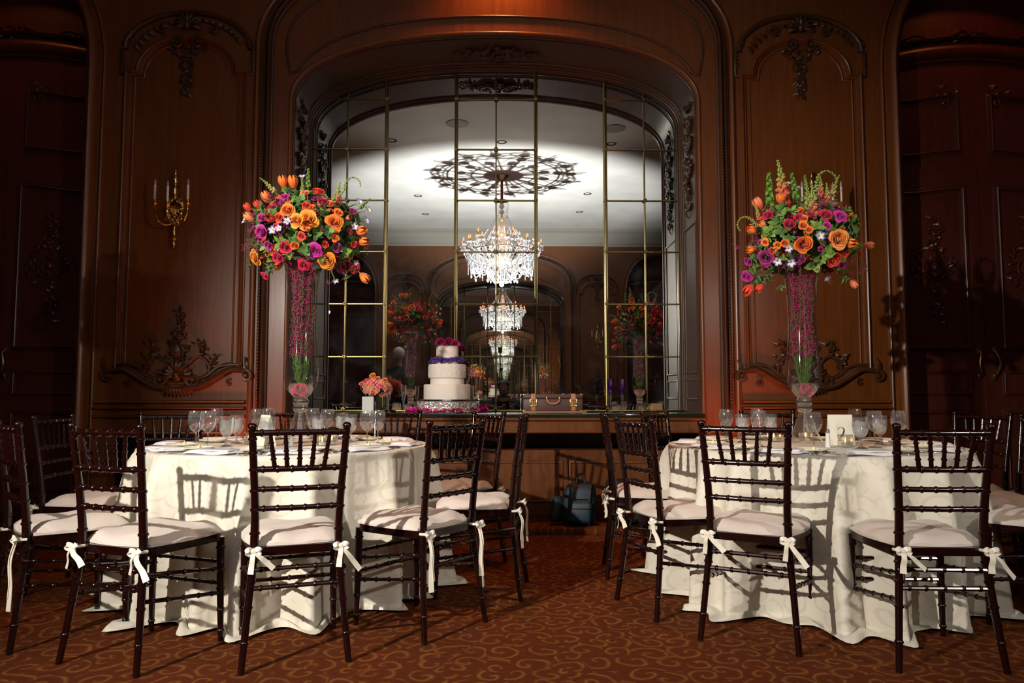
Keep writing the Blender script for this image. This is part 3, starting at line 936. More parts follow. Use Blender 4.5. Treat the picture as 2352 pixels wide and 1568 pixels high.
#PART2
# ---------------------------------------------------------------- downlights and ceiling speakers
mb = MB(); mb.lathe([(.075, 0), (.085, -.006), (.06, -.004), (.055, .03)], 20); fr_me = mb.mesh('trim_ring', M['iron'])
mb = MB(); mb.lathe([(.001, .03), (.055, .03)], 16); le_me = mb.mesh('lens', M['black'])
dl = [(895, 313, 'left of the front row'), (1152, 316, 'middle of the front row'), (1408, 320, 'right of the front row'), (957, 444, 'left, beside the bright pool of light'), (1352, 438, 'right, beside the bright pool of light'),
      (975, 487, 'left of the far row'), (1333, 481, 'right of the far row')]
for px, py, wh in dl:
    d_ = F * (CEIL - EYE.z) / (905 - py)
    t = thing('ceiling_light', 'small round recessed downlight seen in the mirror, ' + wh, 'light', ((px - 1157) / F * d_, 2 * 6.6 - d_, CEIL - .001), 0, 'recessed ceiling downlights')
    link(fr_me, 'trim_ring', t); link(le_me, 'lens', t)
mb = MB(); mb.lathe([(.17, 0), (.18, -.008), (.16, -.010), (.001, -.010)], 28); sp_me = mb.mesh('grille', M['plaster'])
for px, py, wh in ((1048, 272, 'left of the mirror centre'), (1415, 283, 'right of the mirror centre')):
    d_ = F * (CEIL - EYE.z) / (905 - py)
    o = link(sp_me, 'ceiling_speaker', None, ((px - 1157) / F * d_, 13.2 - d_, CEIL - .001), label='round white ceiling speaker seen in the mirror, ' + wh, category='speaker')

# ---------------------------------------------------------------- chiavari chairs
def ringed(mb, pts, r_, n=10, rings=(), rr=1.35, rl=.007):
    """a turned bamboo-style pole: smooth pole with small raised rings"""
    P = [Vector(p) for p in pts]
    mb.tube(P, r_, n)
    L_ = [0]
    for a, b_ in zip(P[:-1], P[1:]): L_.append(L_[-1] + (b_ - a).length)
    tot = L_[-1]
    rad = r_ if not isinstance(r_, (list, tuple)) else None
    for t in rings:
        s_ = t * tot; i = 0
        while i < len(P) - 2 and L_[i + 1] < s_: i += 1
        f_ = (s_ - L_[i]) / max(1e-6, (L_[i + 1] - L_[i])); p = P[i].lerp(P[i + 1], f_); d = (P[i + 1] - P[i]).normalized()
        q = rad if rad else lerp(r_[i], r_[i + 1], f_)
        mb.tube([p - d * rl, p - d * rl * .4, p + d * rl * .4, p + d * rl], [q * .98, q * rr, q * rr, q * .98], n)


CHM = {}
def chair_meshes():
    for sx in (-1, 1):
        mb = MB()
        pts = catmull([(sx * .198, -.245, 0), (sx * .178, -.215, .22), (sx * .160, -.195, .44), (sx * .160, -.205, .60), (sx * .170, -.228, .78), (sx * .178, -.245, .905)], 4)
        rads = [lerp(.0125, .0165, min(1, i / 9)) if i < 10 else lerp(.0165, .0135, (i - 10) / 10) for i in range(len(pts))]
        ringed(mb, pts, rads, 10, (.12, .26, .36, .44, .56, .66, .74, .83, .90, .96), 1.25)
        mb.ball(pts[-1] + Vector((0, 0, .012)), .018, 10, 6, (1, 1, .8)); mb.lathe([(.0135, 0), (.017, .004), (.0135, .008)], 10, pts[-1])
        CHM['back_leg', sx] = mb.mesh('back_leg', M['lacquer'])
        mb = MB(); ringed(mb, [(sx * .192, .195, 0), (sx * .188, .190, .22), (sx * .186, .186, .435)], [.0115, .015, .017], 10, (.1, .3, .5, .68, .9), 1.25)
        CHM['front_leg', sx] = mb.mesh('front_leg', M['lacquer'])
        for k, z in enumerate((.20, .30)):
            mb = MB(); ringed(mb, [(sx * .18, -.215, z + .06), (sx * .188, .19, z)], .0085, 8, (.12, .3, .5, .7, .88)); CHM['side', sx, k] = mb.mesh('stretcher', M['lacquer'])
    for k, z in enumerate((.30, .37)):
        mb = MB(); ringed(mb, [(-.175, -.205, z), (.175, -.205, z)], .009, 8, (.12, .3, .5, .7, .88)); CHM['backs', k] = mb.mesh('stretcher', M['lacquer'])
    for k, z in enumerate((.24, .33)):
        mb = MB(); ringed(mb, [(-.19, .19, z), (.19, .19, z)], .009, 8, (.12, .3, .5, .7, .88)); CHM['fronts', k] = mb.mesh('stretcher', M['lacquer'])
    for k, (z, y, hw, r_) in enumerate(((.892, -.243, .178, .012), (.752, -.224, .168, .0115), (.675, -.213, .163, .0105), (.60, -.205, .160, .0105))):
        mb = MB(); ringed(mb, [(-hw, y, z), (0, y - .012, z), (hw, y, z)], r_, 10, (.1, .26, .42, .58, .74, .9), 1.3)
        CHM['rail', k] = mb.mesh('top_rail' if k == 0 else 'back_rail', M['lacquer'])
    for k in range(5):
        mb = MB(); x0, x1 = (k - 2) * .046, (k - 2) * .056
        ringed(mb, [(x0, -.224 - .010, .752), (x1, -.243 - .010, .892)], [.0095, .007], 8, (.28, .5, .72), 1.35, .005); CHM['spindle', k] = mb.mesh('spindle', M['lacquer'])
    mb = MB()
    def seat(u, v):
        return None
    bm = bmesh.new(); bmesh.ops.create_cube(bm, size=1)
    for v in bm.verts:
        front = v.co.y > 0
        v.co = Vector((v.co.x * (.405 if front else .345), v.co.y * .40, .4365 + v.co.z * .032))
    vert_e = [e for e in bm.edges if abs(e.verts[0].co.z - e.verts[1].co.z) > .01]
    bmesh.ops.bevel(bm, geom=vert_e, offset=.05, segments=4, affect='EDGES', profile=.5)
    me = bpy.data.meshes.new('seat_frame'); bm.to_mesh(me); bm.free(); me.materials.append(M['lacquer']); CHM['seat'] = me
    for var in range(3):
        q = random.Random(var + 5)
        mb = MB(); NN = 14
        ph = [q.uniform(0, 6) for _ in range(4)]
        def pad(u, v, top):
            x, y = 2 * u - 1, 2 * v - 1
            # rounded square
            rr = max(abs(x), abs(y)); k = rr / max(1e-6, sqrt(x * x + y * y))
            x2, y2 = x * lerp(1, k, .40 * rr ** 2), y * lerp(1, k, .40 * rr ** 2)
            wd = lerp(.190, .218, (y2 + 1) / 2)
            e = (1 - rr ** 3.2)
            z = .4535 + (.045 * e ** .55 if top else 0) + (.010 if top else .0)
            if top: z += .004 * sin(5 * x + ph[0]) * sin(4 * y + ph[1]) - .010 * max(0, -y) * e + .004 * sin(9 * x * y + ph[2])
            return (x2 * wd, .012 + y2 * .205, z)
        mb.grid(lambda u, v: pad(u, v, True), NN, NN)
        mb.grid(lambda u, v: pad(u, v, False), NN, NN)
        # side piping closes the two sheets
        for a in range(4):
            f_ = [lambda t: (t, 0), lambda t: (1, t), lambda t: (1 - t, 1), lambda t: (0, 1 - t)][a]
            mb.grid(lambda u, v, f_=f_: Vector(pad(*f_(u), False)).lerp(Vector(pad(*f_(u), True)), v) + Vector((0, 0, 0)), NN, 1)
        CHM['cushion', var] = mb.mesh('cushion', M['cushion'], angle=80)
    def strip(mb, pts, wds, side=(1, 0, 0)):
        P = catmull(pts, 5); n = len(P); k = len(mb.v)
        for i, p in enumerate(P):
            wd = wds[0] + (wds[1] - wds[0]) * i / (n - 1)
            t = (P[min(i + 1, n - 1)] - P[max(i - 1, 0)]).normalized(); s_ = Vector(side); s_ = (s_ - t * s_.dot(t)).normalized()
            nn = t.cross(s_) * .0012
            for q in (p + s_ * wd + nn, p - s_ * wd + nn, p - s_ * wd - nn, p + s_ * wd - nn): mb.v.append(tuple(q))
        for i in range(n - 1):
            for a in range(4):
                mb.f.append((k + i * 4 + a, k + i * 4 + (a + 1) % 4, k + i * 4 + 4 + (a + 1) % 4, k + i * 4 + 4 + a)); mb.mi.append(0)
    for var in range(3):
        for sx in (-1, 1):
            mb = MB(); z = .445; X, Y = sx * .163, -.216
            mb.tube([(X - .020, Y + .02, z), (X - .014, Y - .006, z), (X + .014, Y - .006, z), (X + .020, Y + .02, z)], .006, 6)
            mb.ball((X, Y - .014, z), .013, 8, 5, (1.2, 1, .8))
            ln = (.095, .22, .28)[var] * (1.0 if sx > 0 else .85)
            for s2 in (-1, 1):
                strip(mb, [(X, Y - .014, z), (X + s2 * .016, Y - .024, z + .010), (X + s2 * .026, Y - .024, z + .0), (X + s2 * .014, Y - .02, z - .008), (X, Y - .014, z - .002)], (.009, .009), (0, .3, 1))
                spread = (.062, .018, .012)[var] * (1 if s2 > 0 else .12)
                l2 = ln * (1 if s2 * sx > 0 else .82)
                strip(mb, [(X, Y - .014, z), (X + s2 * spread * .4, Y - .034, z - l2 * .3), (X + s2 * spread * .8, Y - .030, z - l2 * .65), (X + s2 * spread * 1.2, Y - .034, z - l2)], (.008, .012), (1, .5 * s2, 0))
            CHM['ribbon', var, sx] = mb.mesh('ribbon_tie', M['ribbon'])


chair_meshes()


def chair(label, x, y, face, var=0, cv=0):
    """x, y: middle between the back posts on the floor; face: direction the seat faces (degrees from +Y, clockwise)"""
    a = R(face); fx, fy = sin(a), cos(a)
    t = thing('chiavari_chair', label, 'chair', (x + fx * .235, y + fy * .235, 0), -a, 'mahogany ballroom chairs around the two tables')
    for sx in (-1, 1):
        link(CHM['back_leg', sx], 'back_leg', t); link(CHM['front_leg', sx], 'front_leg', t)
        for k in (0, 1): link(CHM['side', sx, k], 'stretcher', t)
    for k in (0, 1): link(CHM['backs', k], 'stretcher', t); link(CHM['fronts', k], 'stretcher', t)
    for k in range(4): link(CHM['rail', k], 'top_rail' if k == 0 else 'back_rail', t)
    for k in range(5): link(CHM['spindle', k], 'spindle', t)
    link(CHM['seat'], 'seat_frame', t)
    c = link(CHM['cushion', cv], 'cushion', t)
    for sx in (-1, 1): link(CHM['ribbon', var, sx], 'ribbon_tie', c)
    return t


def sh(x, y): return x + .011 * y, y
T1 = Vector((*sh(-1.23, 4.18), 0)); T2 = Vector((*sh(1.634, 4.107), 0)); TR = .762


def ring(T, phi, r_=1.29, dface=0):
    """chair at angle phi around table T (0 = towards the camera, positive to the right)"""
    a = R(phi); return T.x + r_ * sin(a), T.y - r_ * cos(a), -phi + dface


# left table
x, y, f_ = ring(T1, 17.6, 1.29, -2); chair('chair at the front of the left table, directly below the tall vase', x, y, f_, 0, 0)
x, y = sh(-1.566, 2.934); chair('left table chair with its near post at x the corner, second from the left front', x, y, 21.4, 0, 1)
x, y = sh(-.25, 3.363); chair('chair on the front right of the left table with long ribbon tails', x, y, -51.5, 2, 2)
x, y, f_ = ring(T1, 84); chair('edge-on chair at the right side of the left table with long drooping ribbon', x, y, f_, 1, 0)
x, y, f_ = ring(T1, 124, 1.30); chair('chair behind the right side of the left table, below the suitcase', x, y, f_, 0, 1)
x, y, f_ = ring(T1, 161); chair('chair behind the left table, in front of the white cube vase', x, y, f_, 0, 2)
x, y, f_ = ring(T1, 194); chair('chair behind the left table, hidden by its tent card and glasses', x, y, f_, 0, 0)
x, y = sh(-2.19, 4.86); chair('chair behind the left table in front of the dark wall grille', x, y, 165, 0, 1)
x, y, f_ = ring(T1, -90); chair('dark chair at the far left of the left table, second from the picture edge', x, y, f_, 0, 2)
x, y = sh(-2.15, 3.25); chair('chair at the left picture edge with a long trailing ribbon', x, y, 45, 2, 0)
# right table
x, y = sh(.976, 3.155); chair('chair at the front left of the right table, ribbon flicked sideways', x, y, 29.9, 0, 1)
x, y = sh(1.65, 2.87); chair('chair at the front right of the right table, nearest the right picture edge', x, y, 3.1, 0, 0)
x, y = sh(.606, 3.69); chair('chair at the left side of the right table with its reddish near post', x, y, 71.5, 0, 2)
x, y = sh(.56, 4.49); chair('edge-on chair left of the right table, in front of the backpack', x, y, 95, 0, 1)
x, y = sh(.97, 5.05); chair('chair behind the left of the right table, before the amber lit jamb', x, y, 128, 0, 0)
x, y = sh(1.80, 5.28); chair('chair behind the right table, just behind its tall vase', x, y, 185, 0, 1)
x, y = sh(2.95, 4.70); chair('dark chair behind the right of the right table, before the double door', x, y, 246, 0, 2)
x, y = sh(2.884, 4.07); chair('chair at the right side of the right table, only its cushion in view', x, y, 272, 0, 0)
x, y = sh(2.62, 3.33); chair('chair at the right picture edge, wide cushion with slat shadows, no back in view', x, y, 309, 0, 1)

# ---------------------------------------------------------------- tables and cloths
def table(T, label, clabel, seed):
    t = thing('round_table', label, 'table', T)
    mb = MB(); mb.lathe([(.001, .735), (.745, .735), (.755, .742), (.755, .752), (.745, .758), (.001, .758)], 48); mb.obj('tabletop', M['wood_door'], t)
    for k in range(4):
        a = pi / 4 + k * pi / 2; mb = MB(); mb.tube([(.45 * cos(a), .45 * sin(a), .735), (.5 * cos(a), .5 * sin(a), 0)], .016, 8); mb.obj('leg', M['iron'], t)
    q = random.Random(seed)
    nf = 17
    fa = sorted([(i + q.uniform(-.3, .3)) / nf * 2 * pi for i in range(nf)]); fw = [q.uniform(.55, 1.25) for _ in fa]
    def fold(th):
        s_ = 0
        for a, w_ in zip(fa, fw):
            d = (th - a + pi) % (2 * pi) - pi; s_ += w_ * math.exp(-(abs(d) / .088) ** 1.8)
        return s_
    ph = [q.uniform(0, 6.28) for _ in range(6)]
    NT, vs, uv = 300, [], []
    prof = [('top', r_) for r_ in (0.0, .15, .3, .45, .58, .68, .735, .757)] + [('side', t_) for t_ in [0, .008, .02] + [i / 30 for i in range(1, 31)]] + [('hem', i / 5) for i in range(1, 6)]
    for kind, p in prof:
        for j in range(NT):
            th = 2 * pi * j / NT; f0 = fold(th); low = sin(3 * th + ph[0]) * .5 + sin(7 * th + ph[1]) * .3 + sin(11 * th + ph[2]) * .2
            if kind == 'top':
                r_, z = p, .7605 + .0012 * sin(9 * th + ph[3]) * (p / .76)
                L_ = p
            elif kind == 'side':
                t_ = p; amp = .018 * min(1, t_ * 12) + .165 * t_ ** .62
                sh_ = .022 * t_ * sin(5 * t_ + 6 * th + ph[4])
                r_ = TR + .004 * min(1, t_ * 60) + .012 * t_ + amp * (f0 - .30) + .018 * t_ * low + sh_ * .4
                z = .7605 - .7405 * t_ - (.004 if t_ > 0 else 0) + .0
                L_ = .76 + t_ * .76
            else:
                amp = .183
                r_ = TR + .016 + amp * (f0 - .30) + .018 * low + p * (.035 + .035 * low + .03 * sin(17 * th + ph[5]) + .03 * f0)
                z = .012 + .016 * sin(pi * p) * (1 + sin(23 * th + ph[3])) + .004
                L_ = 1.52 + p * .1
            vs.append((r_ * cos(th), r_ * sin(th), max(z, .006)))
            uv.append((L_ * cos(th), L_ * sin(th)) if kind == 'top' else (th * .9, L_))
    fs = []
    for i in range(len(prof) - 1):
        for j in range(NT):
            a, b_ = i * NT + j, i * NT + (j + 1) % NT; fs.append((a, b_, b_ + NT, a + NT))
    me = bpy.data.meshes.new('tablecloth'); me.from_pydata(vs, [], fs); me.materials.append(M['cloth'])
    ul = me.uv_layers.new(name='UVMap')
    for poly in me.polygons:
        us = [uv[vi] for vi in poly.vertices]
        wrap = max(u_[0] for u_ in us) - min(u_[0] for u_ in us) > 2 and len(us) == 4 and poly.index >= 8 * NT
        for li, vi in zip(poly.loop_indices, poly.vertices):
            u_ = uv[vi]; ul.data[li].uv = (u_[0] + (2 * pi * .9 if wrap and u_[0] < 1 else 0), u_[1])
    me.polygons.foreach_set('use_smooth', [True] * len(me.polygons)); me.update()
    link(me, 'tablecloth', None, T, (0, 0, seed), label=clabel, category='tablecloth')
    return t


table(T1, 'round banquet table on the left, hidden under its ivory cloth', 'ivory damask cloth draped to the floor over the left table', 3)
table(T2, 'round banquet table on the right, hidden under its ivory cloth', 'ivory damask cloth draped to the floor over the right table', 11)
ZT = .7625

# ---------------------------------------------------------------- glasses
def wine_meshes():
    g = {}
    mb = MB(); mb.lathe([(.001, .004), (.030, .003), (.034, .001), (.034, .0), (.001, .0)], 20); mb.lathe([(.030, .003), (.008, .008), (.004, .016), (.0038, .070), (.006, .082)], 12); g['foot'] = mb.mesh('stem', M['glass_solid'])
    mb = MB(); mb.lathe([(.004, .080), (.014, .084), (.028, .097), (.038, .117), (.042, .138), (.040, .163), (.035, .190)], 24); g['bowl'] = mb.mesh('bowl', M['goblet'])
    mb = MB(); mb.lathe([(.001, .086), (.014, .0865), (.026, .097), (.030, .103), (.001, .104)], 20); g['rest'] = mb.mesh('frost', M['icewater'])
    mb = MB(); mb.lathe([(.001, .004), (.032, .003), (.035, .001), (.035, 0), (.001, 0)], 20); mb.lathe([(.030, .003), (.010, .010), (.006, .018), (.006, .040), (.010, .050)], 12); g['wfoot'] = mb.mesh('stem', M['glass_solid'])
    mb = MB(); mb.lathe([(.006, .048), (.018, .054), (.031, .070), (.038, .092), (.040, .115), (.0395, .142), (.038, .160)], 24); g['wbowl'] = mb.mesh('bowl', M['goblet'])
    mb = MB(); mb.lathe([(.001, .053), (.016, .056), (.029, .071), (.036, .092), (.038, .115), (.0378, .136), (.001, .137)], 20)
    q = random.Random(4)
    for _ in range(7): mb.bbox((q.uniform(-.02, .02), q.uniform(-.02, .02), q.uniform(.10, .138)), (.018, .018, .016), .003, q.uniform(0, 1.5), 1)
    g['ice'] = mb.mesh('ice_water', M['icewater'])
    return g


GL = wine_meshes()
ORD = ['leftmost', 'second from the left', 'third from the left', 'fourth from the left', 'fifth from the left', 'sixth from the left', 'seventh from the left', 'eighth from the left', 'rightmost']
def glasses(lst, side, kind):
    lst = sorted(lst); n = len(lst)
    for i, (px, Y) in enumerate(lst):
        p = U(px, 900, Y)
        o_ = 'rightmost' if i == n - 1 else ORD[i]
        if kind == 'wine':
            t = thing('wine_glass', 'empty stemmed wine glass, %s of the wine glasses on the %s table' % (o_, side), 'glass', (p.x, Y, ZT), 0, 'wine glasses on the %s table' % side)
            link(GL['foot'], 'stem', t); link(GL['bowl'], 'bowl', t)
        else:
            t = thing('water_goblet', 'short goblet of iced water, %s of the goblets on the %s table' % (o_, side), 'glass', (p.x, Y, ZT), 0, 'water goblets on the %s table' % side)
            link(GL['wfoot'], 'stem', t); link(GL['wbowl'], 'bowl', t); link(GL['ice'], 'ice_water', t)


glasses([(453, 3.92), (480, 3.90), (499, 4.72), (592, 4.5), (618, 4.82), (720, 4.75), (753, 4.45), (845, 4.02), (869, 4.16)], 'left', 'wine')
glasses([(523, 4.04), (546, 4.3), (616, 3.86), (733, 4.2), (806, 4.45), (786, 4.68)], 'left', 'water')
glasses([(1666, 4.35), (1743, 4.0), (1737, 4.72), (1866, 3.69), (1962, 4.55), (2006, 3.92), (2062, 3.95)], 'right', 'wine')
glasses([(1703, 4.35), (1768, 4.5), (1973, 3.86), (2018, 4.16)], 'right', 'water')

# ---------------------------------------------------------------- napkins, plates, cutlery
mb = MB()
def nap(u, v, top):
    x, y = (u - .5) * .24, (v - .5) * .13
    e = min(1, min(u, 1 - u, v, 1 - v) * 9)
    return (x + (v - .5) * .02, y, (.003 + .012 * e ** .5 + .003 * sin(u * 7 + v * 3)) if top else 0)
mb.grid(lambda u, v: nap(u, v, 1), 14, 9); mb.grid(lambda u, v: nap(u, v, 0), 2, 2)
mb.bbox((.004, .006, .017), (.20, .10, .005), .002, .03)
NAP = mb.mesh('folded_napkin', M['napkin'], angle=60)
mb = MB(); mb.lathe([(.001, .004), (.045, .004), (.055, .007), (.078, .016), (.080, .018), (.078, .013), (.052, .001), (.001, .001)], 28); PL = mb.mesh('bread_plate', M['porcelain'])
mb = MB(); mb.bbox((0, 0, .002), (.012, .085, .003), .0015); mb.tube([(0, .04, .003), (0, .07, .005), (0, .10, .003)], [.004, .003, .006], 6, flat=1)
for k in range(4): mb.tube([((k - 1.5) * .0055, .10, .004), ((k - 1.5) * .006, .125, .006), ((k - 1.5) * .006, .148, .005)], [.0022, .0018, .001], 5)
mb.bbox((0, .103, .004), (.022, .014, .003), .001); FK = mb.mesh('fork', M['silver'])
mb = MB(); mb.bbox((0, -.01, .004), (.013, .10, .006), .0025); mb.bbox((0, .10, .003), (.018, .13, .002), .0008); KN = mb.mesh('knife', M['silver'])
mb = MB(); mb.tube([(0, -.06, .003), (0, 0, .004), (0, .07, .006)], [.006, .004, .003], 6); mb.ball((0, .095, .006), .02, 10, 5, (.85, 1.4, .25)); SPN = mb.mesh('spoon', M['silver'])
mb = MB(); mb.bbox((0, 0, .008), (.03, .022, .016), .004); mb.add([(-.012, -.01, .016), (.012, -.01, .016), (0, .012, .034)], [(0, 1, 2)]); 
mb = MB(); mb.lathe([(.016, 0), (.014, .004), (.001, .026)], 4, cap=False); BT = mb.mesh('butter_pat', M['butter'], smooth=False)
seats1 = [(17.6, 'front middle seat'), (-15, 'front left seat'), (50, 'front right seat'), (84, 'right-hand seat'), (124, 'back right seat'),
          (161, 'seat behind the vase'), (194, 'seat behind the tent card'), (-128, 'back left seat'), (-90, 'left-hand seat'), (-48, 'leftmost front seat')]
seats2 = [(-34.7, 'front left seat'), (1, 'front right seat'), (-68, 'left-hand seat'), (-106, 'back left seat by the niche'), (-143, 'back seat left of the vase'),
          (176, 'seat behind the vase'), (118, 'back right seat'), (88, 'right-hand seat'), (48, 'rightmost front seat')]
for T, side, seats in ((T1, 'left', seats1), (T2, 'right', seats2)):
    for i, (phi, wh) in enumerate(seats):
        a = R(phi); q = random.Random(i * 7 + (0 if side == 'left' else 50))
        def at(r_, off):
            d = Vector((sin(a), -cos(a), 0)); s_ = Vector((cos(a), sin(a), 0))
            return T + d * r_ + s_ * off + Vector((0, 0, ZT))
        link(NAP, 'folded_napkin', None, at(.655, 0), (0, 0, a + q.uniform(-.12, .12)), label='folded white napkin on the %s table before %s' % (side, wh), category='napkin', group='napkins on the %s table' % side)
        p = at(.50, -.21); link(PL, 'bread_plate', None, p, label='cream bread plate on the %s table before %s' % (side, wh), category='plate', group='bread plates on the %s table' % side)
        link(BT, 'butter_pat', None, p + Vector((0.01, 0, .005)), (0, 0, q.uniform(0, 3)), label='butter pat on the bread plate, %s table, %s' % (side, wh), category='butter', group='butter pats')
        link(FK, 'fork', None, at(.63, -.155), (0, 0, a), label='silver fork on the %s table left of the napkin, %s' % (side, wh), category='fork', group='forks on the %s table' % side)
        link(KN, 'knife', None, at(.64, .150), (0, 0, a), label='silver knife on the %s table right of the napkin, %s' % (side, wh), category='knife', group='knives on the %s table' % side)
        link(SPN, 'spoon', None, at(.64, .182), (0, 0, a), label='silver spoon on the %s table beside the knife, %s' % (side, wh), category='spoon', group='spoons on the %s table' % side)

# ---------------------------------------------------------------- candle votives, shakers, cards
mb = MB(); mb.bbox((0, 0, .003), (.056, .056, .006), .002)
for a in range(4):
    m_ = Matrix.Rotation(a * pi / 2, 3, 'Z'); mb.box(m_ @ Vector((.0265, 0, .034)), (.003, .056, .062), rot=m_)
VG = mb.mesh('glass_holder', M['glass'], smooth=False)
mb = MB(); mb.lathe([(.001, .006), (.019, .006), (.019, .022), (.001, .023)], 16); VC = mb.mesh('tea_light', M['candle'])
mb = MB(); mb.lathe([(.0008, .023), (.0035, .028), (.0045, .033), (.003, .041), (.0003, .050)], 8); VF = mb.mesh('flame', M['flame'])
def votive(px, Y, lab):
    t = thing('votive_candle', lab, 'candle', (U(px, 900, Y).x, Y, ZT), .5, 'votive candles')
    link(VG, 'glass_holder', t); link(VC, 'tea_light', t); link(VF, 'flame', t)
votive(1775, 4.42, 'lit votive in square glass, left of the right table vase, behind the front glasses')
votive(1848, 4.50, 'lit votive in square glass behind the right table vase foot')
votive(1938, 3.98, 'lit votive in square glass in front of the number card')
votive(577, 4.25, 'lit votive in square glass left of the left table tent card')
votive(742, 4.08, 'lit votive in square glass right of the left vase foot, nearer one')
votive(764, 4.22, 'lit votive in square glass right of the left vase foot, farther one')
mb = MB(); mb.lathe([(.001, 0), (.014, 0), (.014, .012), (.011, .055), (.010, .075)], 12); SB = mb.mesh('glass_body', M['ceramic'])
mb = MB(); mb.lathe([(.0105, .074), (.0115, .078), (.0115, .088), (.007, .094), (.001, .095)], 12); SC_ = mb.mesh('cap', M['silver'])
def shaker(px, Y, lab):
    t = thing('salt_shaker', lab, 'shaker', (U(px, 900, Y).x, Y, ZT), 0, 'salt shakers'); link(SB, 'glass_body', t); link(SC_, 'cap', t)
shaker(1808, 4.35, 'silver-topped salt shaker left of the right vase foot'); shaker(1898, 3.93, 'silver-topped salt shaker beside the number card')
shaker(671, 4.02, 'silver-topped salt shaker at the foot of the left vase')


def tent(px, Y, rz, lab, num):
    t = thing('tent_card', lab, 'card', (U(px, 900, Y).x, Y, ZT), rz)
    wd, h, sp = .132, .165, .035
    for s2 in (-1, 1):
        mb = MB()
        a = atan2(sp, h); m_ = Matrix.Rotation(s2 * -a, 3, 'X')
        mb.box((0, s2 * sp / 2 + 0, h / 2), (wd, .0016, sqrt(h * h + sp * sp)), rot=Matrix.Rotation(s2 * a, 3, 'X'))
        mb.obj('card_face', M['card'], t, smooth=False)
    if num:
        # hand-lettered figure 2: thin and thick strokes
        P = catmull([(-.017, .026), (-.013, .033), (-.004, .037), (.007, .035), (.013, .026), (.012, .014), (.004, -.001), (-.007, -.014), (-.017, -.026), (-.020, -.034), (-.010, -.031), (.002, -.033), (.012, -.037), (.019, -.034), (.022, -.027)], 5)
        n = len(P); mb = MB(); vs = []
        for i, p in enumerate(P):
            u_ = i / (n - 1); wd_ = .0009 + .0032 * math.exp(-((u_ - .36) / .13) ** 2) + .0022 * math.exp(-((u_ - .86) / .08) ** 2) + .0018 * math.exp(-(u_ / .05) ** 2)
            t_ = (P[min(i + 1, n - 1)] - P[max(i - 1, 0)]); t_ = Vector((t_[0], t_[1])).normalized(); nn = Vector((-t_.y, t_.x))
            for s_ in (-1, 1):
                for dd in (0, -.0009):
                    x_, z_ = p[0] + nn.x * wd_ * s_, p[1] + nn.y * wd_ * s_ + h * .36
                    vs.append((x_, -sp + sp * z_ / h - .0014 + dd, z_))
        fs = []
        for i in range(n - 1):
            k = i * 4
            fs += [(k, k + 2, k + 6, k + 4), (k + 1, k + 5, k + 7, k + 3), (k, k + 4, k + 5, k + 1), (k + 2, k + 3, k + 7, k + 6)]
        mb.add(vs, fs); mb.obj('number_two', M['ink'], t, smooth=False, label='black hand-lettered figure 2')


tent(1927, 4.12, R(-4), 'ivory tent card with a black number 2 on the right table', True)
tent(612, 4.10, R(-52), 'ivory tent card seen from its corner on the left table', False)
#PART3
# ---------------------------------------------------------------- flowers
def rose_mesh(name, n=26, open_=1.0, seed=1):
    """spiralled rose: tight upright heart, outer petals rolling open; radius about 1"""
    q = random.Random(seed); mb = MB()
    mb.lathe([(.001, .62), (.05, .66), (.09, .60), (.14, .3), (.10, 0)], 7)
    for k in range(n):
        t = (k + 1) / n; a0 = k * 2.39996 + q.uniform(-.2, .2)
        r_ = .10 + .50 * t ** .85; h = .78 - .16 * t + q.uniform(-.03, .03); spread = lerp(1.7, .70, t ** .6)
        flare = open_ * .36 * t ** 2.2; droop = .26 * t ** 3 * open_
        sk = q.uniform(-.05, .05); tip = q.uniform(.02, .09) * t
        def f_(u, w_):
            s_ = (u - .5) * 2
            a = a0 + s_ * spread
            w2 = w_ * (1 - .18 * abs(s_) ** 3)
            rad = r_ * (.45 + .55 * sin(min(1.35, w2 * 1.5))) - .05 * t * sin(pi * w2) * 0 + flare * w2 ** 4 + (.045 * s_ if t < .6 else 0) + sk * s_ * t
            z = h * w2 ** .9 - droop * w2 ** 6 + tip * w2 ** 6 * (1 - abs(s_)) - .02
            return (rad * cos(a), rad * sin(a), z)
        mb.grid(f_, 6, 6)
    mb.lathe([(.02, -.22), (.09, -.2), (.12, -.08), (.30, .02)], 8)
    return mb.mesh(name, PET['orange'], angle=180)


def tulip_mesh():
    mb = MB()
    for k in range(6):
        a0 = k * pi / 3; o_ = 0.06 if k % 2 else 0
        def f_(u, w_):
            s_ = (u - .5) * 2; a = a0 + s_ * .62 * (1 - .75 * w_ ** 3)
            rad = (.48 + o_) * sin(min(1, w_ * 1.0) * 2.2 + .25) ** .8 * (1 - .1 * abs(s_)) + .02
            return (rad * cos(a), rad * sin(a), 1.35 * w_ - .3)
        mb.grid(f_, 4, 6)
    return mb.mesh('tulip', PET['orange'], angle=180)


def lisi_mesh():
    mb = MB()
    for k in range(5):
        a0 = k * 2 * pi / 5
        def f_(u, w_):
            s_ = (u - .5) * 2; a = a0 + s_ * .7 * (1 - .6 * w_ ** 2)
            rad = .12 + .75 * w_ ** 1.6; return (rad * cos(a), rad * sin(a), 1.1 * w_ - .3 - .25 * w_ ** 4)
        mb.grid(f_, 4, 5)
    return mb.mesh('lisianthus', PET['violet'], angle=180)


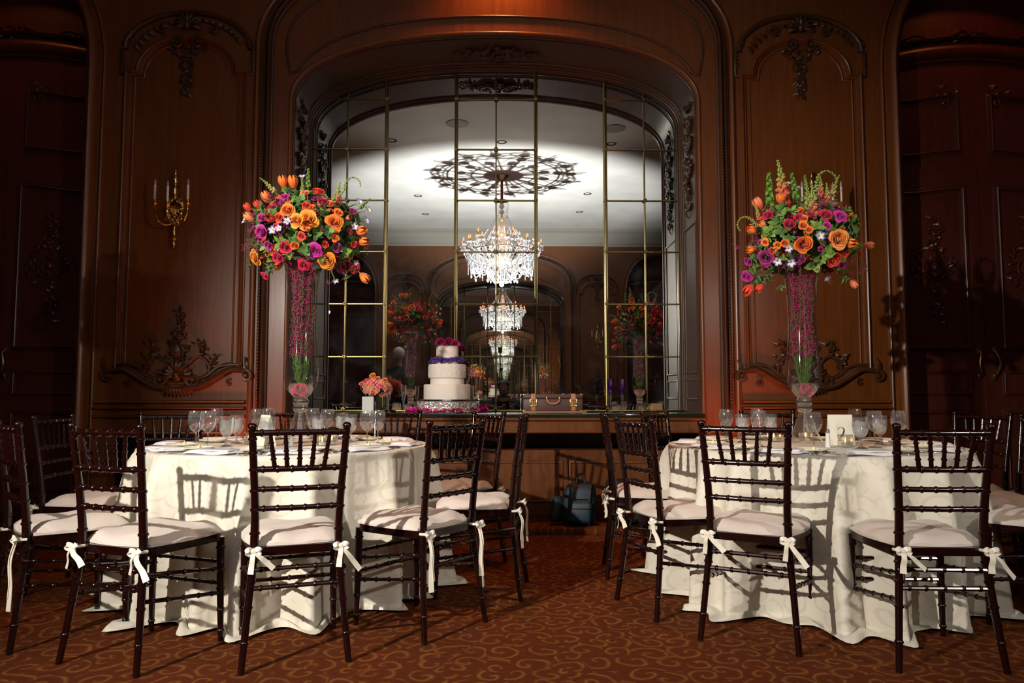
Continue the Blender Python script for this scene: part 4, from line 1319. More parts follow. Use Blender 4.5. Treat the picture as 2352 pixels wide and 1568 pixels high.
def spike_mesh(name, curve, n, s0, s1, mats, seed=1, kind='snap'):
    """flower spike: florets spiralling up a bent stem. length 1"""
    q = random.Random(seed); P = catmull(curve, 8); mb = MB()
    mb.cur = 1; mb.tube(P, [lerp(.022, .008, i / len(P)) for i in range(len(P))], 5); mb.cur = 0
    for i in range(n):
        t = (i + .5) / n; k = t * (len(P) - 1); j = int(k); p = P[j].lerp(P[min(j + 1, len(P) - 1)], k - j)
        s_ = lerp(s0, s1, t); a = i * 2.4
        d = Vector((cos(a), sin(a), .35))
        if kind == 'snap':
            mb.ball(p + d * s_ * .8, s_ * .62, 6, 4, (1, 1, 1.35))
            if t < .6: mb.ball(p + d * s_ * 1.45 - Vector((0, 0, s_ * .35)), s_ * .48, 6, 4)
        else:
            mb.lathe([(.2 * s_, 0), (.6 * s_, .5 * s_), (1.0 * s_, .8 * s_)], 7, p + d * s_ * .3, rot=Vector((0, 0, 1)).rotation_difference(d).to_matrix())
    return mb.mesh(name, mats, angle=180)


def berry_mesh(seed, n=34, ln=1.0):
    q = random.Random(seed); mb = MB()
    mains = []
    for b_ in range(5):
        d = Vector((q.uniform(-.35, .35), q.uniform(-.35, .35), 1)).normalized()
        l_ = ln * q.uniform(.7, 1.0); bend = Vector((q.uniform(-.3, .3), q.uniform(-.3, .3), -.1))
        pts = [d * l_ * t + bend * t * t for t in (0, .33, .66, 1)]
        mb.cur = 1; mb.tube(pts, .008, 4); mains.append(pts)
        mb.cur = 0
        for k in range(n // 5):
            t = q.uniform(.25, 1); i = min(2, int(t * 3)); p = pts[i].lerp(pts[i + 1], t * 3 - i)
            mb.ico(p + Vector((q.uniform(-.09, .09), q.uniform(-.09, .09), q.uniform(-.05, .05))), q.uniform(.026, .045))
    return mb.mesh('berry_spray', [PET['berry'], M['green']], angle=180)


def leaf_cluster(seed, n=11, round_=False):
    q = random.Random(seed); mb = MB()
    for k in range(n):
        a = q.uniform(0, 2 * pi); el = q.uniform(.2, 1.2); L_ = q.uniform(.55, 1.0); W_ = L_ * (.42 if round_ else .25)
        d = Vector((cos(a) * cos(el), sin(a) * cos(el), sin(el))); s_ = d.cross(Vector((0, 0, 1))).normalized(); nn = s_.cross(d)
        def f_(u, w_):
            x = (u - .5) * 2; wd = W_ * sin(pi * min(.98, w_ * .9 + .08)) ** .8
            return d * (L_ * w_) + s_ * x * wd + nn * (.12 * abs(x) * wd * 2 - .25 * L_ * w_ * w_)
        mb.grid(f_, 2, 4)
    return mb.mesh('leaf_sprig', M['leaf'], angle=180)


ROSES = [rose_mesh('rose', 26, 1.0, 1), rose_mesh('rose', 22, .6, 2), rose_mesh('rose', 30, 1.3, 3)]
TUL, LIS = tulip_mesh(), lisi_mesh()
SPK = {
    'snap': [spike_mesh('snapdragon_spike', [(0, 0, 0), (.02, 0, .35), (-.02, .03, .7), (0, 0, 1)], 34, .11, .022, [PET['snap'], M['green']], s) for s in (1, 2)],
    'snapg': spike_mesh('snapdragon_spike', [(0, 0, 0), (.02, 0, .35), (-.02, .03, .7), (0, 0, 1)], 34, .09, .020, [PET['snap_green'], M['green']], 3),
    'arc': spike_mesh('curling_spike', [(0, 0, 0), (.05, 0, .3), (.2, 0, .55), (.45, 0, .62), (.68, 0, .45), (.72, 0, .2)], 44, .05, .028, [PET['snap_green'], M['green']], 4),
    'bell': spike_mesh('bells_spike', [(0, 0, 0), (.0, 0, .35), (.02, .0, .7), (0, 0, 1)], 30, .10, .04, [PET['bell'], M['green']], 5, 'bell'),
}
BER = [berry_mesh(s) for s in (1, 2, 3)]
LFS = [leaf_cluster(1), leaf_cluster(2), leaf_cluster(3, 9, True)]


def mat_on(o, m_, slot=0):
    o.material_slots[slot].link = 'OBJECT'; o.material_slots[slot].material = m_


def arrangement(label, vx, vY, cpx, cpy, rad, flowers, spikes, seed):
    """flowers: (px, py, r_px, kind, colour); placed on the front of an ellipsoid of blooms"""
    s = F / vY; C = U(cpx, cpy, vY); t = thing('flower_arrangement', label, 'flowers', (C.x, C.y, C.z)); q = random.Random(seed)
    rx, ry, rz_ = rad
    def surf(px, py):
        Y = vY
        for _ in range(3):
            p = U(px, py, Y) - C
            e = (p.x / rx) ** 2 + (p.z / rz_) ** 2
            yo = -ry * sqrt(max(0, 1 - e)); Y = vY + yo
        p = U(px, py, Y) - C; n_ = Vector((p.x / rx ** 2, yo / ry ** 2, p.z / rz_ ** 2)).normalized()
        return p, n_
    def put(kind, col, p, n_, r_):
        rot = n_.to_track_quat('Z', 'Y') @ Quaternion((0, 0, 1), q.uniform(0, 6.28))
        if kind == 'r': o = link(q.choice(ROSES), 'rose', t, p - n_ * r_ * .35, rot, r_ / .95); mat_on(o, PET[col])
        elif kind == 't': o = link(TUL, 'tulip', t, p - n_ * r_ * .3, rot, r_ / .62); mat_on(o, PET[col])
        elif kind == 'l': o = link(LIS, 'lisianthus', t, p, rot, r_ / .75)
        elif kind == 'b': o = link(q.choice(BER), 'berry_spray', t, p - n_ * r_ * .3, rot, r_)
        elif kind == 'f':
            o = link(q.choice(LFS), 'leaf_sprig', t, p - n_ * r_ * .3, rot, r_)
            if col == 'light': mat_on(o, M['leaf_light'])
        return o
    for px, py, rp, kind, col in flowers:
        p, n_ = surf(px, py)
        n2 = (n_ + Vector((0, -.75, .10))).normalized() if kind in 'rl' else (n_ + Vector((0, -.2, .2))).normalized()
        pp = p * (1.03 if kind == 'r' else 1.06)
        put(kind, col, pp, n2, rp / s * 1.05)
        e_ = sqrt((p.x / rx) ** 2 + (p.z / rz_) ** 2)
        if e_ > .80 and kind in 'rtl':
            sm = MB(); sm.tube(catmull([pp * .98, pp.lerp(p * .6, .5) + Vector((0, .01, .012)), p * .45 + Vector((0, 0, -.01))], 4), .0028, 5); sm.obj('stem', M['green'], t)
        if e_ > .92 and kind in 'rt':
            for k_ in range(2): put('f', q.choice(('light', 'dark')), p * q.uniform(.82, .92) + Vector((q.uniform(-.015, .015), .01, q.uniform(-.015, .015))), n_, q.uniform(.04, .06))
    for px, py, px2, py2, kind in spikes:
        a, _ = surf(px, py); Y = vY + a.y * .7; a = U(px, py, Y) - C; b_ = U(px2, py2, Y) - C; d = b_ - a; L_ = d.length
        sm = MB(); sm.tube(catmull([a + d * .05, a * .8, a * .4], 4), .003, 5); sm.obj('stem', M['green'], t)
        me = SPK[kind][q.randrange(2)] if kind == 'snap' else SPK[kind.rstrip('LR')]
        zx = d.normalized()
        if kind.startswith('arc'):
            # curl lies in the picture-parallel plane; L/R says which way it bends
            sg = 1 if kind.endswith('R') else -1
            X = Vector((sg, 0, 0)); X = (X - zx * X.dot(zx)).normalized(); Yv = zx.cross(X); rot = Matrix((X, Yv, zx)).transposed().to_quaternion()
            link(me, 'curling_spike', t, a, rot, L_ / .62)
        else:
            link(me, 'snapdragon_spike' if kind != 'bell' else 'bells_spike', t, a, zx.to_track_quat('Z', 'Y'), L_)
    # filling all around: the back, seen in the mirror, and the green between the blooms
    cols = ['orange', 'crimson', 'magenta', 'gold', 'red', 'pink', 'coral', 'plum']
    for k in range(46):
        a = q.uniform(0.05 * pi, .95 * pi); z = q.uniform(-.75, .8); c_ = sqrt(1 - z * z)
        n_ = Vector((cos(a) * c_, sin(a) * c_, z)); p = Vector((n_.x * rx, n_.y * ry, n_.z * rz_))
        put('r' if q.random() < .65 else 't', q.choice(cols), p, n_, q.uniform(.025, .042))
    fills = []
    for k in range(400):
        if len(fills) > 44: break
        a = q.uniform(-pi, 0); z = q.uniform(-.85, .9); c_ = sqrt(1 - z * z); n_ = Vector((cos(a) * c_, sin(a) * c_, z)); p = Vector((n_.x * rx, n_.y * ry, n_.z * rz_))
        if all((p - f_).length > .045 for f_ in fills): fills.append(p); put('r' if q.random() < .6 else 't', q.choice(['crimson', 'red', 'orange', 'magenta', 'coral', 'plum']), p * .90, (n_ + Vector((0, -.3, 0))).normalized(), q.uniform(.018, .027))
    for k in range(190):
        a = q.uniform(0, 2 * pi); z = q.uniform(-.85, .9); c_ = sqrt(1 - z * z)
        n_ = Vector((cos(a) * c_, sin(a) * c_, z)); sc = q.uniform(.62, 1.02); p = Vector((n_.x * rx, n_.y * ry, n_.z * rz_)) * sc
        put('f', 'light' if q.random() < .4 else 'dark', p, n_, q.uniform(.04, .075))
    for k in range(40):
        a = q.uniform(0, 2 * pi); z = q.uniform(-.85, .8); c_ = sqrt(1 - z * z)
        n_ = Vector((cos(a) * c_, sin(a) * c_, z)); put('b', '', Vector((n_.x * rx, n_.y * ry, n_.z * rz_)) * .92, n_, q.uniform(.06, .13))
    # wet foam core under a mat of moss
    mb = MB(); mb.ball((0, 0, -.02), 1, 20, 14, (rx * .62, ry * .62, rz_ * .62)); mb.obj('moss_core', M['leaf'], t)
    return t


LFW = [(708, 506, 23, 'r', 'gold'), (684, 508, 18, 'r', 'gold'), (705, 521, 14, 't', 'orange'), (766, 512, 20, 'r', 'orange'), (728, 446, 20, 'r', 'red'), (662, 485, 18, 'r', 'orange'), (749, 597, 22, 'r', 'gold'),
       (590, 590, 19, 'r', 'gold'), (605, 533, 19, 'r', 'magenta'), (606, 502, 14, 'r', 'magenta'), (657, 566, 16, 'r', 'crimson'), (641, 589, 16, 'r', 'pink'), (699, 606, 15, 'r', 'crimson'), (723, 573, 17, 'r', 'magenta'),
       (772, 566, 15, 'r', 'plum'), (789, 606, 17, 'r', 'crimson'), (812, 615, 13, 'r', 'crimson'), (612, 629, 12, 'r', 'pink'), (693, 542, 10, 'r', 'red'), (746, 560, 10, 'r', 'red'), (768, 546, 10, 'r', 'orange'),
       (643, 500, 12, 'r', 'red'), (819, 531, 12, 't', 'orange'), (823, 552, 12, 't', 'orange'), (827, 629, 12, 't', 'orange'), (618, 460, 12, 't', 'orange'), (675, 428, 13, 't', 'orange'), (653, 427, 12, 't', 'orange'),
       (582, 502, 11, 't', 'peach'), (578, 481, 9, 't', 'red'), (599, 476, 9, 't', 'red'), (628, 505, 11, 't', 'red'), (626, 480, 12, 'r', 'crimson'), (740, 466, 13, 'r', 'crimson'), (701, 447, 11, 'r', 'coral'),
       (655, 455, 11, 'r', 'magenta'), (718, 479, 10, 'r', 'orange'), (703, 474, 11, 'r', 'red'), (808, 487, 10, 'r', 'magenta'), (678, 563, 12, 'r', 'orange'), (636, 567, 10, 'r', 'red'), (775, 490, 11, 'r', 'orange'), (637, 520, 9, 'r', 'red'),
       (756, 470, 11, 'r', 'coral'), (620, 562, 13, 'r', 'magenta'), (810, 560, 10, 'r', 'red'), (800, 532, 9, 'r', 'crimson'),
       (663, 510, 8, 'l', ''), (632, 529, 8, 'l', ''), (645, 525, 7, 'l', ''), (572, 510, 8, 'l', ''), (695, 416, 8, 'l', ''), (817, 470, 8, 'l', ''), (836, 487, 8, 'l', ''), (831, 510, 8, 'l', ''), (806, 522, 8, 'l', ''), (810, 598, 7, 'l', ''), (766, 636, 7, 'l', ''),
       (580, 560, 30, 'b', ''), (575, 568, 26, 'b', ''), (650, 540, 22, 'b', ''), (572, 495, 18, 'b', ''), (830, 570, 24, 'b', ''), (735, 530, 22, 'b', ''), (750, 640, 20, 'b', ''),
       (668, 582, 16, 'f', 'light'), (790, 575, 18, 'f', 'light'), (580, 605, 16, 'f', 'dark'), (622, 610, 18, 'f', 'light'), (790, 632, 18, 'f', 'light'), (738, 590, 12, 'f', 'light'), (700, 570, 20, 'f', 'dark'), (725, 540, 20, 'f', 'dark'), (752, 530, 18, 'f', 'dark')]
LSP = [(632, 440, 596, 408, 'snapg'), (694, 450, 692, 412, 'snapg'), (775, 470, 782, 418, 'snap'), (760, 485, 772, 440, 'snap'), (790, 440, 790, 408, 'arcR'), (708, 430, 708, 388, 'bell'), (828, 478, 850, 456, 'bell'), (665, 470, 650, 435, 'snap')]
RFW = [(1846, 561, 25, 'r', 'orange'), (1923, 548, 25, 'r', 'peach'), (1912, 594, 20, 'r', 'red'), (1814, 517, 16, 'r', 'crimson'), (1895, 496, 16, 'r', 'crimson'), (1927, 499, 16, 'r', 'magenta'), (1762, 590, 18, 'r', 'plum'), (1835, 592, 17, 'r', 'plum'),
       (1932, 604, 13, 'r', 'magenta'), (1723, 598, 13, 'r', 'magenta'), (1719, 632, 15, 'r', 'magenta'), (1767, 496, 14, 'r', 'crimson'), (1836, 502, 13, 'r', 'crimson'), (1804, 558, 11, 'r', 'orange'), (1760, 556, 9, 'r', 'orange'), (1788, 562, 9, 'r', 'orange'),
       (1847, 503, 9, 'r', 'orange'), (1845, 519, 12, 'r', 'orange'), (1858, 528, 10, 'r', 'orange'), (1749, 475, 13, 't', 'coral'), (1797, 465, 12, 't', 'orange'), (1737, 530, 12, 't', 'orange'), (1736, 571, 11, 't', 'orange'), (1758, 518, 10, 't', 'peach'),
       (1782, 573, 10, 't', 'peach'), (1729, 656, 13, 't', 'red'), (1752, 652, 10, 't', 'red'), (1945, 558, 12, 't', 'orange'), (1984, 562, 10, 't', 'coral'), (1971, 581, 9, 'r', 'red'), (1953, 644, 9, 't', 'coral'), (1951, 631, 10, 'r', 'crimson'),
       (1827, 454, 11, 'r', 'magenta'), (1897, 520, 11, 'r', 'magenta'), (1938, 580, 12, 'r', 'red'), (1808, 448, 9, 't', 'red'), (1958, 598, 8, 'r', 'red'),
       (1814, 569, 8, 'l', ''), (1790, 596, 9, 'l', ''), (1819, 599, 9, 'l', ''), (1880, 542, 9, 'l', ''), (1895, 631, 8, 'l', ''), (1812, 431, 7, 'l', ''), (1836, 440, 7, 'l', ''), (1880, 449, 8, 'l', ''),
       (1960, 610, 38, 'b', ''), (1975, 600, 34, 'b', ''), (1940, 625, 30, 'b', ''), (1955, 640, 24, 'b', ''), (1895, 460, 36, 'b', ''), (1912, 450, 34, 'b', ''), (1880, 475, 28, 'b', ''), (1910, 480, 30, 'b', ''), (1752, 618, 22, 'b', ''), (1705, 565, 26, 'b', ''), (1900, 640, 20, 'b', ''),
       (1800, 495, 22, 'f', 'light'), (1820, 485, 22, 'f', 'light'), (1790, 510, 22, 'f', 'dark'), (1765, 545, 20, 'f', 'light'), (1770, 530, 20, 'f', 'light'), (1800, 530, 24, 'f', 'dark'), (1738, 590, 18, 'f', 'light'), (1885, 590, 26, 'f', 'light'),
       (1872, 605, 24, 'f', 'light'), (1895, 580, 22, 'f', 'light'), (1750, 640, 18, 'f', 'light'), (1795, 655, 16, 'f', 'light'), (1800, 590, 14, 'f', 'light'), (1880, 520, 22, 'f', 'light'), (1955, 560, 16, 'f', 'dark'), (1740, 612, 16, 'f', 'light'), (1815, 545, 18, 'f', 'dark')]
RSP = [(1799, 455, 1786, 368, 'snap'), (1768, 475, 1765, 398, 'bell'), (1829, 455, 1818, 398, 'bell'), (1858, 495, 1851, 415, 'snapg'), (1868, 500, 1864, 420, 'snap'), (1885, 450, 1883, 402, 'snap'), (1900, 470, 1898, 420, 'snap'), (1876, 440, 1868, 398, 'arcR'),
       (1740, 520, 1722, 490, 'arcL'), (1910, 450, 1928, 402, 'snapg'), (1852, 440, 1848, 402, 'bell'), (1745, 505, 1733, 470, 'snap'), (1940, 575, 1982, 562, 'bell')]
V1Y, V2Y = 4.15, 4.10
arrangement('lush orange, pink and magenta bouquet in the tall left vase', 688, V1Y, 703, 535, (.300, .27, .225), LFW, LSP, 5)
arrangement('looser orange and purple bouquet with green spikes in the tall right vase', 1850, V2Y, 1848, 545, (.285, .26, .225), RFW, RSP, 9)

# tall footed vases
def vase(label, px, Y, side, lean=0):
    b_ = U(px, 1013, Y); t = thing('footed_vase', label, 'vase', (b_.x, Y, ZT))
    s = F / Y
    z = lambda py: U(px, py, Y).z - ZT
    mb = MB()
    prof = [(52, 598), (44, 606), (38, 630), (34, 660), (32, 700), (31, 740), (32, 775), (35, 810), (38, 840), (38.5, 860), (36, 880), (29, 897), (20, 908), (13, 914)]
    mb.lathe([(r_ / s, z(p_)) for r_, p_ in prof][::-1], 40); mb.obj('bowl', M['glass'], t)
    mb = MB(); mb.lathe([(51.5 / s, z(598)), (52.5 / s, z(596)), (53 / s, z(598))], 40); mb.obj('rim', M['glass_solid'], t)
    mb = MB(); mb.lathe([(r_ / s, z(p_)) for r_, p_ in [(.1, 909), (10, 911), (16, 915), (18.5, 922), (17, 928), (13.5, 931), (17, 934), (17.5, 940), (14, 945), (11, 947), (.1, 948)]][::-1], 28); mb.obj('knop', M['glass_solid'], t)
    mb = MB(); mb.lathe([(max(0.1, r_) / s, max(z(p_), .0)) for r_, p_ in [(12, 945), (15, 955), (20, 970), (26, 988), (33, 1004), (37, 1010), (37, 1014)]][::-1], 32); mb.obj('foot', M['glass'], t)
    mb = MB(); mb.lathe([(.001, z(905)), (17.5 / s, z(904)), (27 / s, z(893)), (33 / s, z(880)), (.001, z(879.5))], 28)
    w_ = mb.obj('water', M['water'], None, label='clear water in the bottom of the tall %s vase' % side, category='water'); w_.location = t.location
    # rose sunk in the water
    o = link(ROSES[0], 'sunken_rose', None, (b_.x - .004, Y - .012, ZT + z(899)), (R(58), 0, .4), .052, label='pink rose sunk in the bottom of the tall %s vase' % side, category='rose'); mat_on(o, PET['pink'])
    # heather stems standing inside the bowl
    q = random.Random(px); hb = thing('heather_bunch', 'magenta heather stems standing inside the tall %s glass vase' % side, 'flowers', (b_.x, Y, ZT))
    for k in range(20):
        mb = MB(); a = q.uniform(0, 2 * pi); a2 = a + q.uniform(-.6, .6)
        z0, z1 = z(890), z(600)
        pts = [Vector((cos(lerp(a, a2, t_)) * r_, sin(lerp(a, a2, t_)) * r_, lerp(z0, z1, t_))) for t_, r_ in ((0, .012), (.15, .035), (.35, .062 * q.uniform(.4, 1)), (.6, .060 * q.uniform(.4, 1)), (.8, .060 * q.uniform(.4, 1)), (1, .07))]
        P = catmull(pts, 5); mb.cur = 1; mb.tube(P, .0012, 4); mb.cur = 0
        for i in range(85):
            t_ = q.uniform(.30, 1); jj = t_ * (len(P) - 1); j = int(jj); p = P[j].lerp(P[min(j + 1, len(P) - 1)], jj - j)
            mb.cur = 0; mb.ico(p + Vector((q.uniform(-.013, .013), q.uniform(-.013, .013), 0)), q.uniform(.0040, .0066))
        for i in range(44):
            t_ = q.uniform(.03, .8); jj = t_ * (len(P) - 1); j = int(jj); p = P[j].lerp(P[min(j + 1, len(P) - 1)], jj - j)
            mb.cur = 1; e = p + Vector((q.uniform(-.02, .02), q.uniform(-.02, .02), .03)); mb.tube([p, e], .0009, 3)
        mb.obj('heather_stem', [PET['berry'], M['green']], hb, angle=180)


vase('tall footed clear glass vase of heather on the left table', 689, V1Y, 'left')
vase('tall footed clear glass vase of heather on the right table', 1850, V2Y, 'right')
#PART4
# ---------------------------------------------------------------- things on the shelf
ZS = .8905
# cake on its stand
CY = 6.22; s = F / CY; cx = U(1027, 900, CY).x
t = thing('cake_stand', 'round embossed silver cake stand under the wedding cake', 'cake stand', (cx, CY, ZS))
mb = MB(); mb.lathe([(.255, 0), (.262, .006), (.250, .014), (.235, .022), (.238, .085), (.250, .094)], 56); mb.obj('drum', M['hammered'], t)
mb = MB(); mb.lathe([(.001, .096), (.245, .096), (.252, .100), (.250, .106), (.001, .107)], 56); mb.obj('top_plate', M['silver'], t)
mb = MB(); q = random.Random(2)
for i in range(300):
    a = q.uniform(0, 2 * pi); z = q.uniform(.025, .085); mb.ball((.238 * cos(a), .238 * sin(a), z), q.uniform(.005, .010), 6, 4)
mb.obj('embossing', M['hammered'], t, kind='stuff')
ZK = ZS + .1075
t = thing('wedding_cake', 'five-layer white wedding cake with violet band on the silver stand', 'cake', (cx, CY, ZK))
def tier(r_, z0, z1, m_, lab=None):
    mb = MB(); b_ = .007
    mb.lathe([(.001, z0), (r_, z0), (r_, z1 - b_), (r_ - b_ * .3, z1 - b_ * .3), (r_ - b_, z1), (.001, z1)], 64)
    o = mb.obj('tier', m_, t, angle=60)
    if lab: o['label'] = lab
tier(.193, 0, .122, M['icing']); tier(.140, .1225, .175, M['icing']); tier(.155, .1755, .288, M['icing_relief'], 'tier with raised scrollwork icing'); tier(.092, .2885, .440, M['icing'])
# scrollwork relief on the middle tier
mb = MB(); q = random.Random(8)
for i in range(46):
    a0 = q.uniform(0, 2 * pi); z = q.uniform(.195, .27); r0 = q.uniform(.008, .02); pts = []
    for k in range(10):
        th = k * .8; rr = r0 * (1 - k / 11); a = a0 + rr * cos(th) / .155
        pts.append((.156 * cos(a), .156 * sin(a), z + rr * sin(th)))
    mb.tube(pts, .0016, 4)
mb.obj('piping', M['icing'], t, kind='stuff')
mb = MB()
def pf_(u, w_):
    x = (u - .5) * 2; return (x * .022 * sin(pi * min(.95, w_ * .85 + .1)), (w_ - .5) * .045, .006 * x * x + .010 * (w_ - .3) ** 2 * 4 + .001)
mb.grid(pf_, 4, 4); PT = mb.mesh('rose_petal', PET['pink'], angle=180)
for k in range(110):
    a = k * 2 * pi / 55 + q.uniform(-.05, .05); r_ = q.uniform(.098, .140)
    o = link(PT, 'violet_petal', t, (r_ * cos(a), r_ * sin(a), .296 + q.uniform(0, .032)), (q.uniform(-1.3, .3), q.uniform(-.5, .5), a + pi / 2 + q.uniform(-.6, .6)), q.uniform(.8, 1.1)); mat_on(o, PET['deep_violet'])
for k, (dx, dy, dz, r_, c_) in enumerate(((-.055, -.03, .02, .046, 'magenta'), (.012, -.045, .025, .05, 'magenta'), (.062, -.01, .012, .042, 'magenta'), (-.02, .04, .02, .046, 'pink'), (.045, .045, .015, .042, 'magenta'))):
    o = link(ROSES[k % 3], 'rose', t, (dx, dy, .440 + dz), (R(58 if dy < 0 else -10), R(dx * 300), 0), r_ / .95); mat_on(o, PET[c_])
# petals around the stand
q = random.Random(12); n = 0
mp = [pmat('petal_loose_pink', (0.75, 0.02, 0.22), .5), pmat('petal_loose_magenta', (0.62, .02, .36), .5), pmat('petal_loose_plum', (.45, .01, .16), .5)]
while n < 120:
    a = q.uniform(0, 2 * pi); r_ = q.uniform(.262, .335); p = Vector((cx + r_ * cos(a), CY + r_ * sin(a), ZS + q.uniform(.0, .022) * (1.6 if (cos(a) > .6) else 1)))
    if p.y > 6.56 or p.y < 5.90: continue
    o = link(PT, 'rose_petal', None, p, (q.uniform(-.7, .7), q.uniform(-.7, .7), q.uniform(0, 6.28)), q.uniform(.7, 1.1), label='loose magenta or pink rose petal lying %s the cake stand' % ('in front of' if sin(a) < -.5 else 'behind' if sin(a) > .5 else 'just left of' if cos(a) < 0 else 'just right of'), category='petal', group='loose rose petals %s the cake stand' % ('in front of' if sin(a) < -.5 else 'behind' if sin(a) > .5 else 'left of' if cos(a) < 0 else 'right of')); mat_on(o, q.choice(mp)); n += 1

# white cube vase with hydrangea
VY = 6.22; vx = U(846, 900, VY).x
t = thing('cube_vase', 'small square white ceramic vase on the shelf left of the cake', 'vase', (vx, VY, ZS), .12)
mb = MB(); mb.bbox((0, 0, .003), (.095, .095, .006), .002)
for a in range(4):
    m_ = Matrix.Rotation(a * pi / 2, 3, 'Z'); mb.box(m_ @ Vector((.045, 0, .065)), (.006, .096, .13), rot=m_)
mb.obj('body', M['ceramic'], t, smooth=False)
C = U(862, 888, 6.22); t = thing('flower_posy', 'low posy of pink and peach hydrangea with orange roses in the cube vase', 'flowers', C)
q = random.Random(31)
mbf = MB()
for i in range(4):
    mbf.add([(0, 0, 0), (cos(i * pi / 2 - .6), sin(i * pi / 2 - .6), .25), (cos(i * pi / 2) * 1.25, sin(i * pi / 2) * 1.25, .3), (cos(i * pi / 2 + .6), sin(i * pi / 2 + .6), .25)], [(0, 1, 2, 3)])
FLR = mbf.mesh('floret', PET['blush'], angle=180)
for k in range(190):
    a = q.uniform(0, 2 * pi); z = q.uniform(-.75, 1); c_ = sqrt(1 - z * z); n_ = Vector((cos(a) * c_, sin(a) * c_, z))
    p = Vector((n_.x * .125 + .01, n_.y * .10, n_.z * .078 - .02 * max(0, n_.x))); o = link(FLR, 'floret', t, p, n_.to_track_quat('Z', 'Y'), .021)
    mat_on(o, PET['blush'] if q.random() < .65 else PET['coral'] if q.random() < .5 else PET['pink'])
for dx, dz, r_, c_ in ((-.01, .085, .028, 'gold'), (-.10, .02, .022, 'coral'), (.09, .05, .024, 'coral'), (-.05, .035, .026, 'pink'), (.03, .06, .026, 'coral')):
    o = link(ROSES[0], 'rose', t, (dx, -.06, dz), (R(60), 0, 0), r_ / .9); mat_on(o, PET[c_])
mb = MB(); mb.ball((0, 0, -.02), 1, 14, 10, (.085, .06, .045)); mb.obj('moss_core', M['leaf'], t)
mb = MB()
for k in range(6): mb.tube([(-.05 + .012 * k, 0, -.03), (-.055 + .005 * k, 0, -.14)], .004, 5)
mb.obj('stem', M['green'], t)

# champagne flutes
mb = MB(); mb.lathe([(.001, .004), (.028, .003), (.030, 0), (.001, 0)], 20); mb.lathe([(.02, .003), (.006, .010), (.004, .03), (.0045, .07), (.007, .085)], 12); FF = mb.mesh('stem', M['glass_solid'])
mb = MB(); mb.lathe([(.005, .08), (.012, .10), (.019, .14), (.023, .18), (.024, .225)], 20); FB = mb.mesh('bowl', M['glass'])
for px, Y, lab in ((893, 6.12, 'clear champagne flute beside the posy, left one of two'), (927, 6.12, 'clear champagne flute beside the cake, right one of two')):
    t = thing('champagne_flute', lab, 'glass', (U(px, 900, Y).x, Y, ZS), 0, 'clear flutes on the shelf'); link(FF, 'stem', t); link(FB, 'bowl', t)
mb = MB(); mb.lathe([(.001, .006), (.032, .004), (.034, 0), (.001, 0)], 20); mb.lathe([(.02, .004), (.006, .012), (.005, .05), (.008, .095)], 10); PFs = mb.mesh('stem', M['glass_solid'])
mb = MB(); q = random.Random(5)
mb.lathe([(.008, .095), (.013, .115), (.018, .15)], 14); PFl = mb.mesh('cut_base', M['glass_solid'], angle=20)
mb = MB(); mb.lathe([(.018, .15), (.022, .19), (.026, .23), (.031, .272)], 10); PFb = mb.mesh('bowl', M['purple_glass'], angle=10)
mb = MB()
for k in range(22):
    a = k * 2.4; z = .155 + .105 * k / 22; r_ = .0185 + .011 * k / 22; mb.ico((r_ * cos(a), r_ * sin(a), z), .004)
PFc = mb.mesh('cut_facets', M['silver'], smooth=False)
for px, Y, lab in ((1402, 6.15, 'purple cut-glass flute on the shelf, left one in front of the brass bar'), (1429, 6.12, 'purple cut-glass flute on the shelf, right one')):
    t = thing('purple_flute', lab, 'glass', (U(px, 900, Y).x, Y, ZS), 0, 'purple flutes on the shelf')
    for me, n_ in ((PFs, 'stem'), (PFl, 'cut_base'), (PFb, 'bowl'), (PFc, 'cut_facets')): link(me, n_, t)

# suitcase on a wooden tray
SY = 6.16; sx = U(1269, 900, SY).x
mb = MB(); mb.bbox((0, 0, .006), (.52, .30, .012), .004); tr_ = mb.obj('wooden_tray', M['leather'], None, label='thin honey-brown wooden board under the brown suitcase', category='tray'); tr_.location = (sx + .015, SY + .05, ZS)
t = thing('card_suitcase', 'small brown suitcase with tan straps on the shelf right of the cake', 'suitcase', (sx, SY + .05, ZS + .0125))
mb = MB(); mb.bbox((0, 0, .05), (.485, .25, .10), .008); mb.obj('body', M['case'], t)
mb = MB(); mb.bbox((0, 0, .119), (.487, .252, .036), .008); mb.obj('lid', M['case'], t)
for dx in (-.16, .165):
    mb = MB(); mb.bbox((dx, -.128, .07), (.036, .006, .135), .002); mb.bbox((dx, -.0, .139), (.036, .25, .005), .002); st = mb.obj('strap', M['leather'], t)
    mb = MB()
    for a, b_ in (((-.026, 0), (.006, .055)), ((.026, 0), (.006, .055)), ((0, .026), (.055, .006)), ((0, -.026), (.055, .006))):
        mb.bbox((dx + a[0], -.135, .068 + a[1]), (b_[0], .006, b_[1] + .004), .0015)
    mb.tube([(dx, -.137, .094), (dx, -.137, .05)], .002, 6); mb.obj('buckle', M['brass_bright'], st)
mb = MB(); P = catmull([(-.052, -.135, .105), (-.048, -.145, .085), (-.03, -.15, .066), (0, -.15, .060), (.03, -.15, .066), (.048, -.145, .085), (.052, -.135, .105)], 4); mb.tube(P, .008, 8); h_ = mb.obj('handle', M['leather'], t)
mb = MB(); mb.ball((-.052, -.133, .108), .010, 8, 6); mb.ball((.052, -.133, .108), .010, 8, 6); mb.obj('handle_stud', M['brass_bright'], h_)
for sx_ in (-1, 1):
    for sz in (.004, .133):
        mb = MB(); mb.bbox((sx_ * .232, -.118, sz), (.026, .02, .014), .004); mb.obj('corner_cap', M['brass'], t)

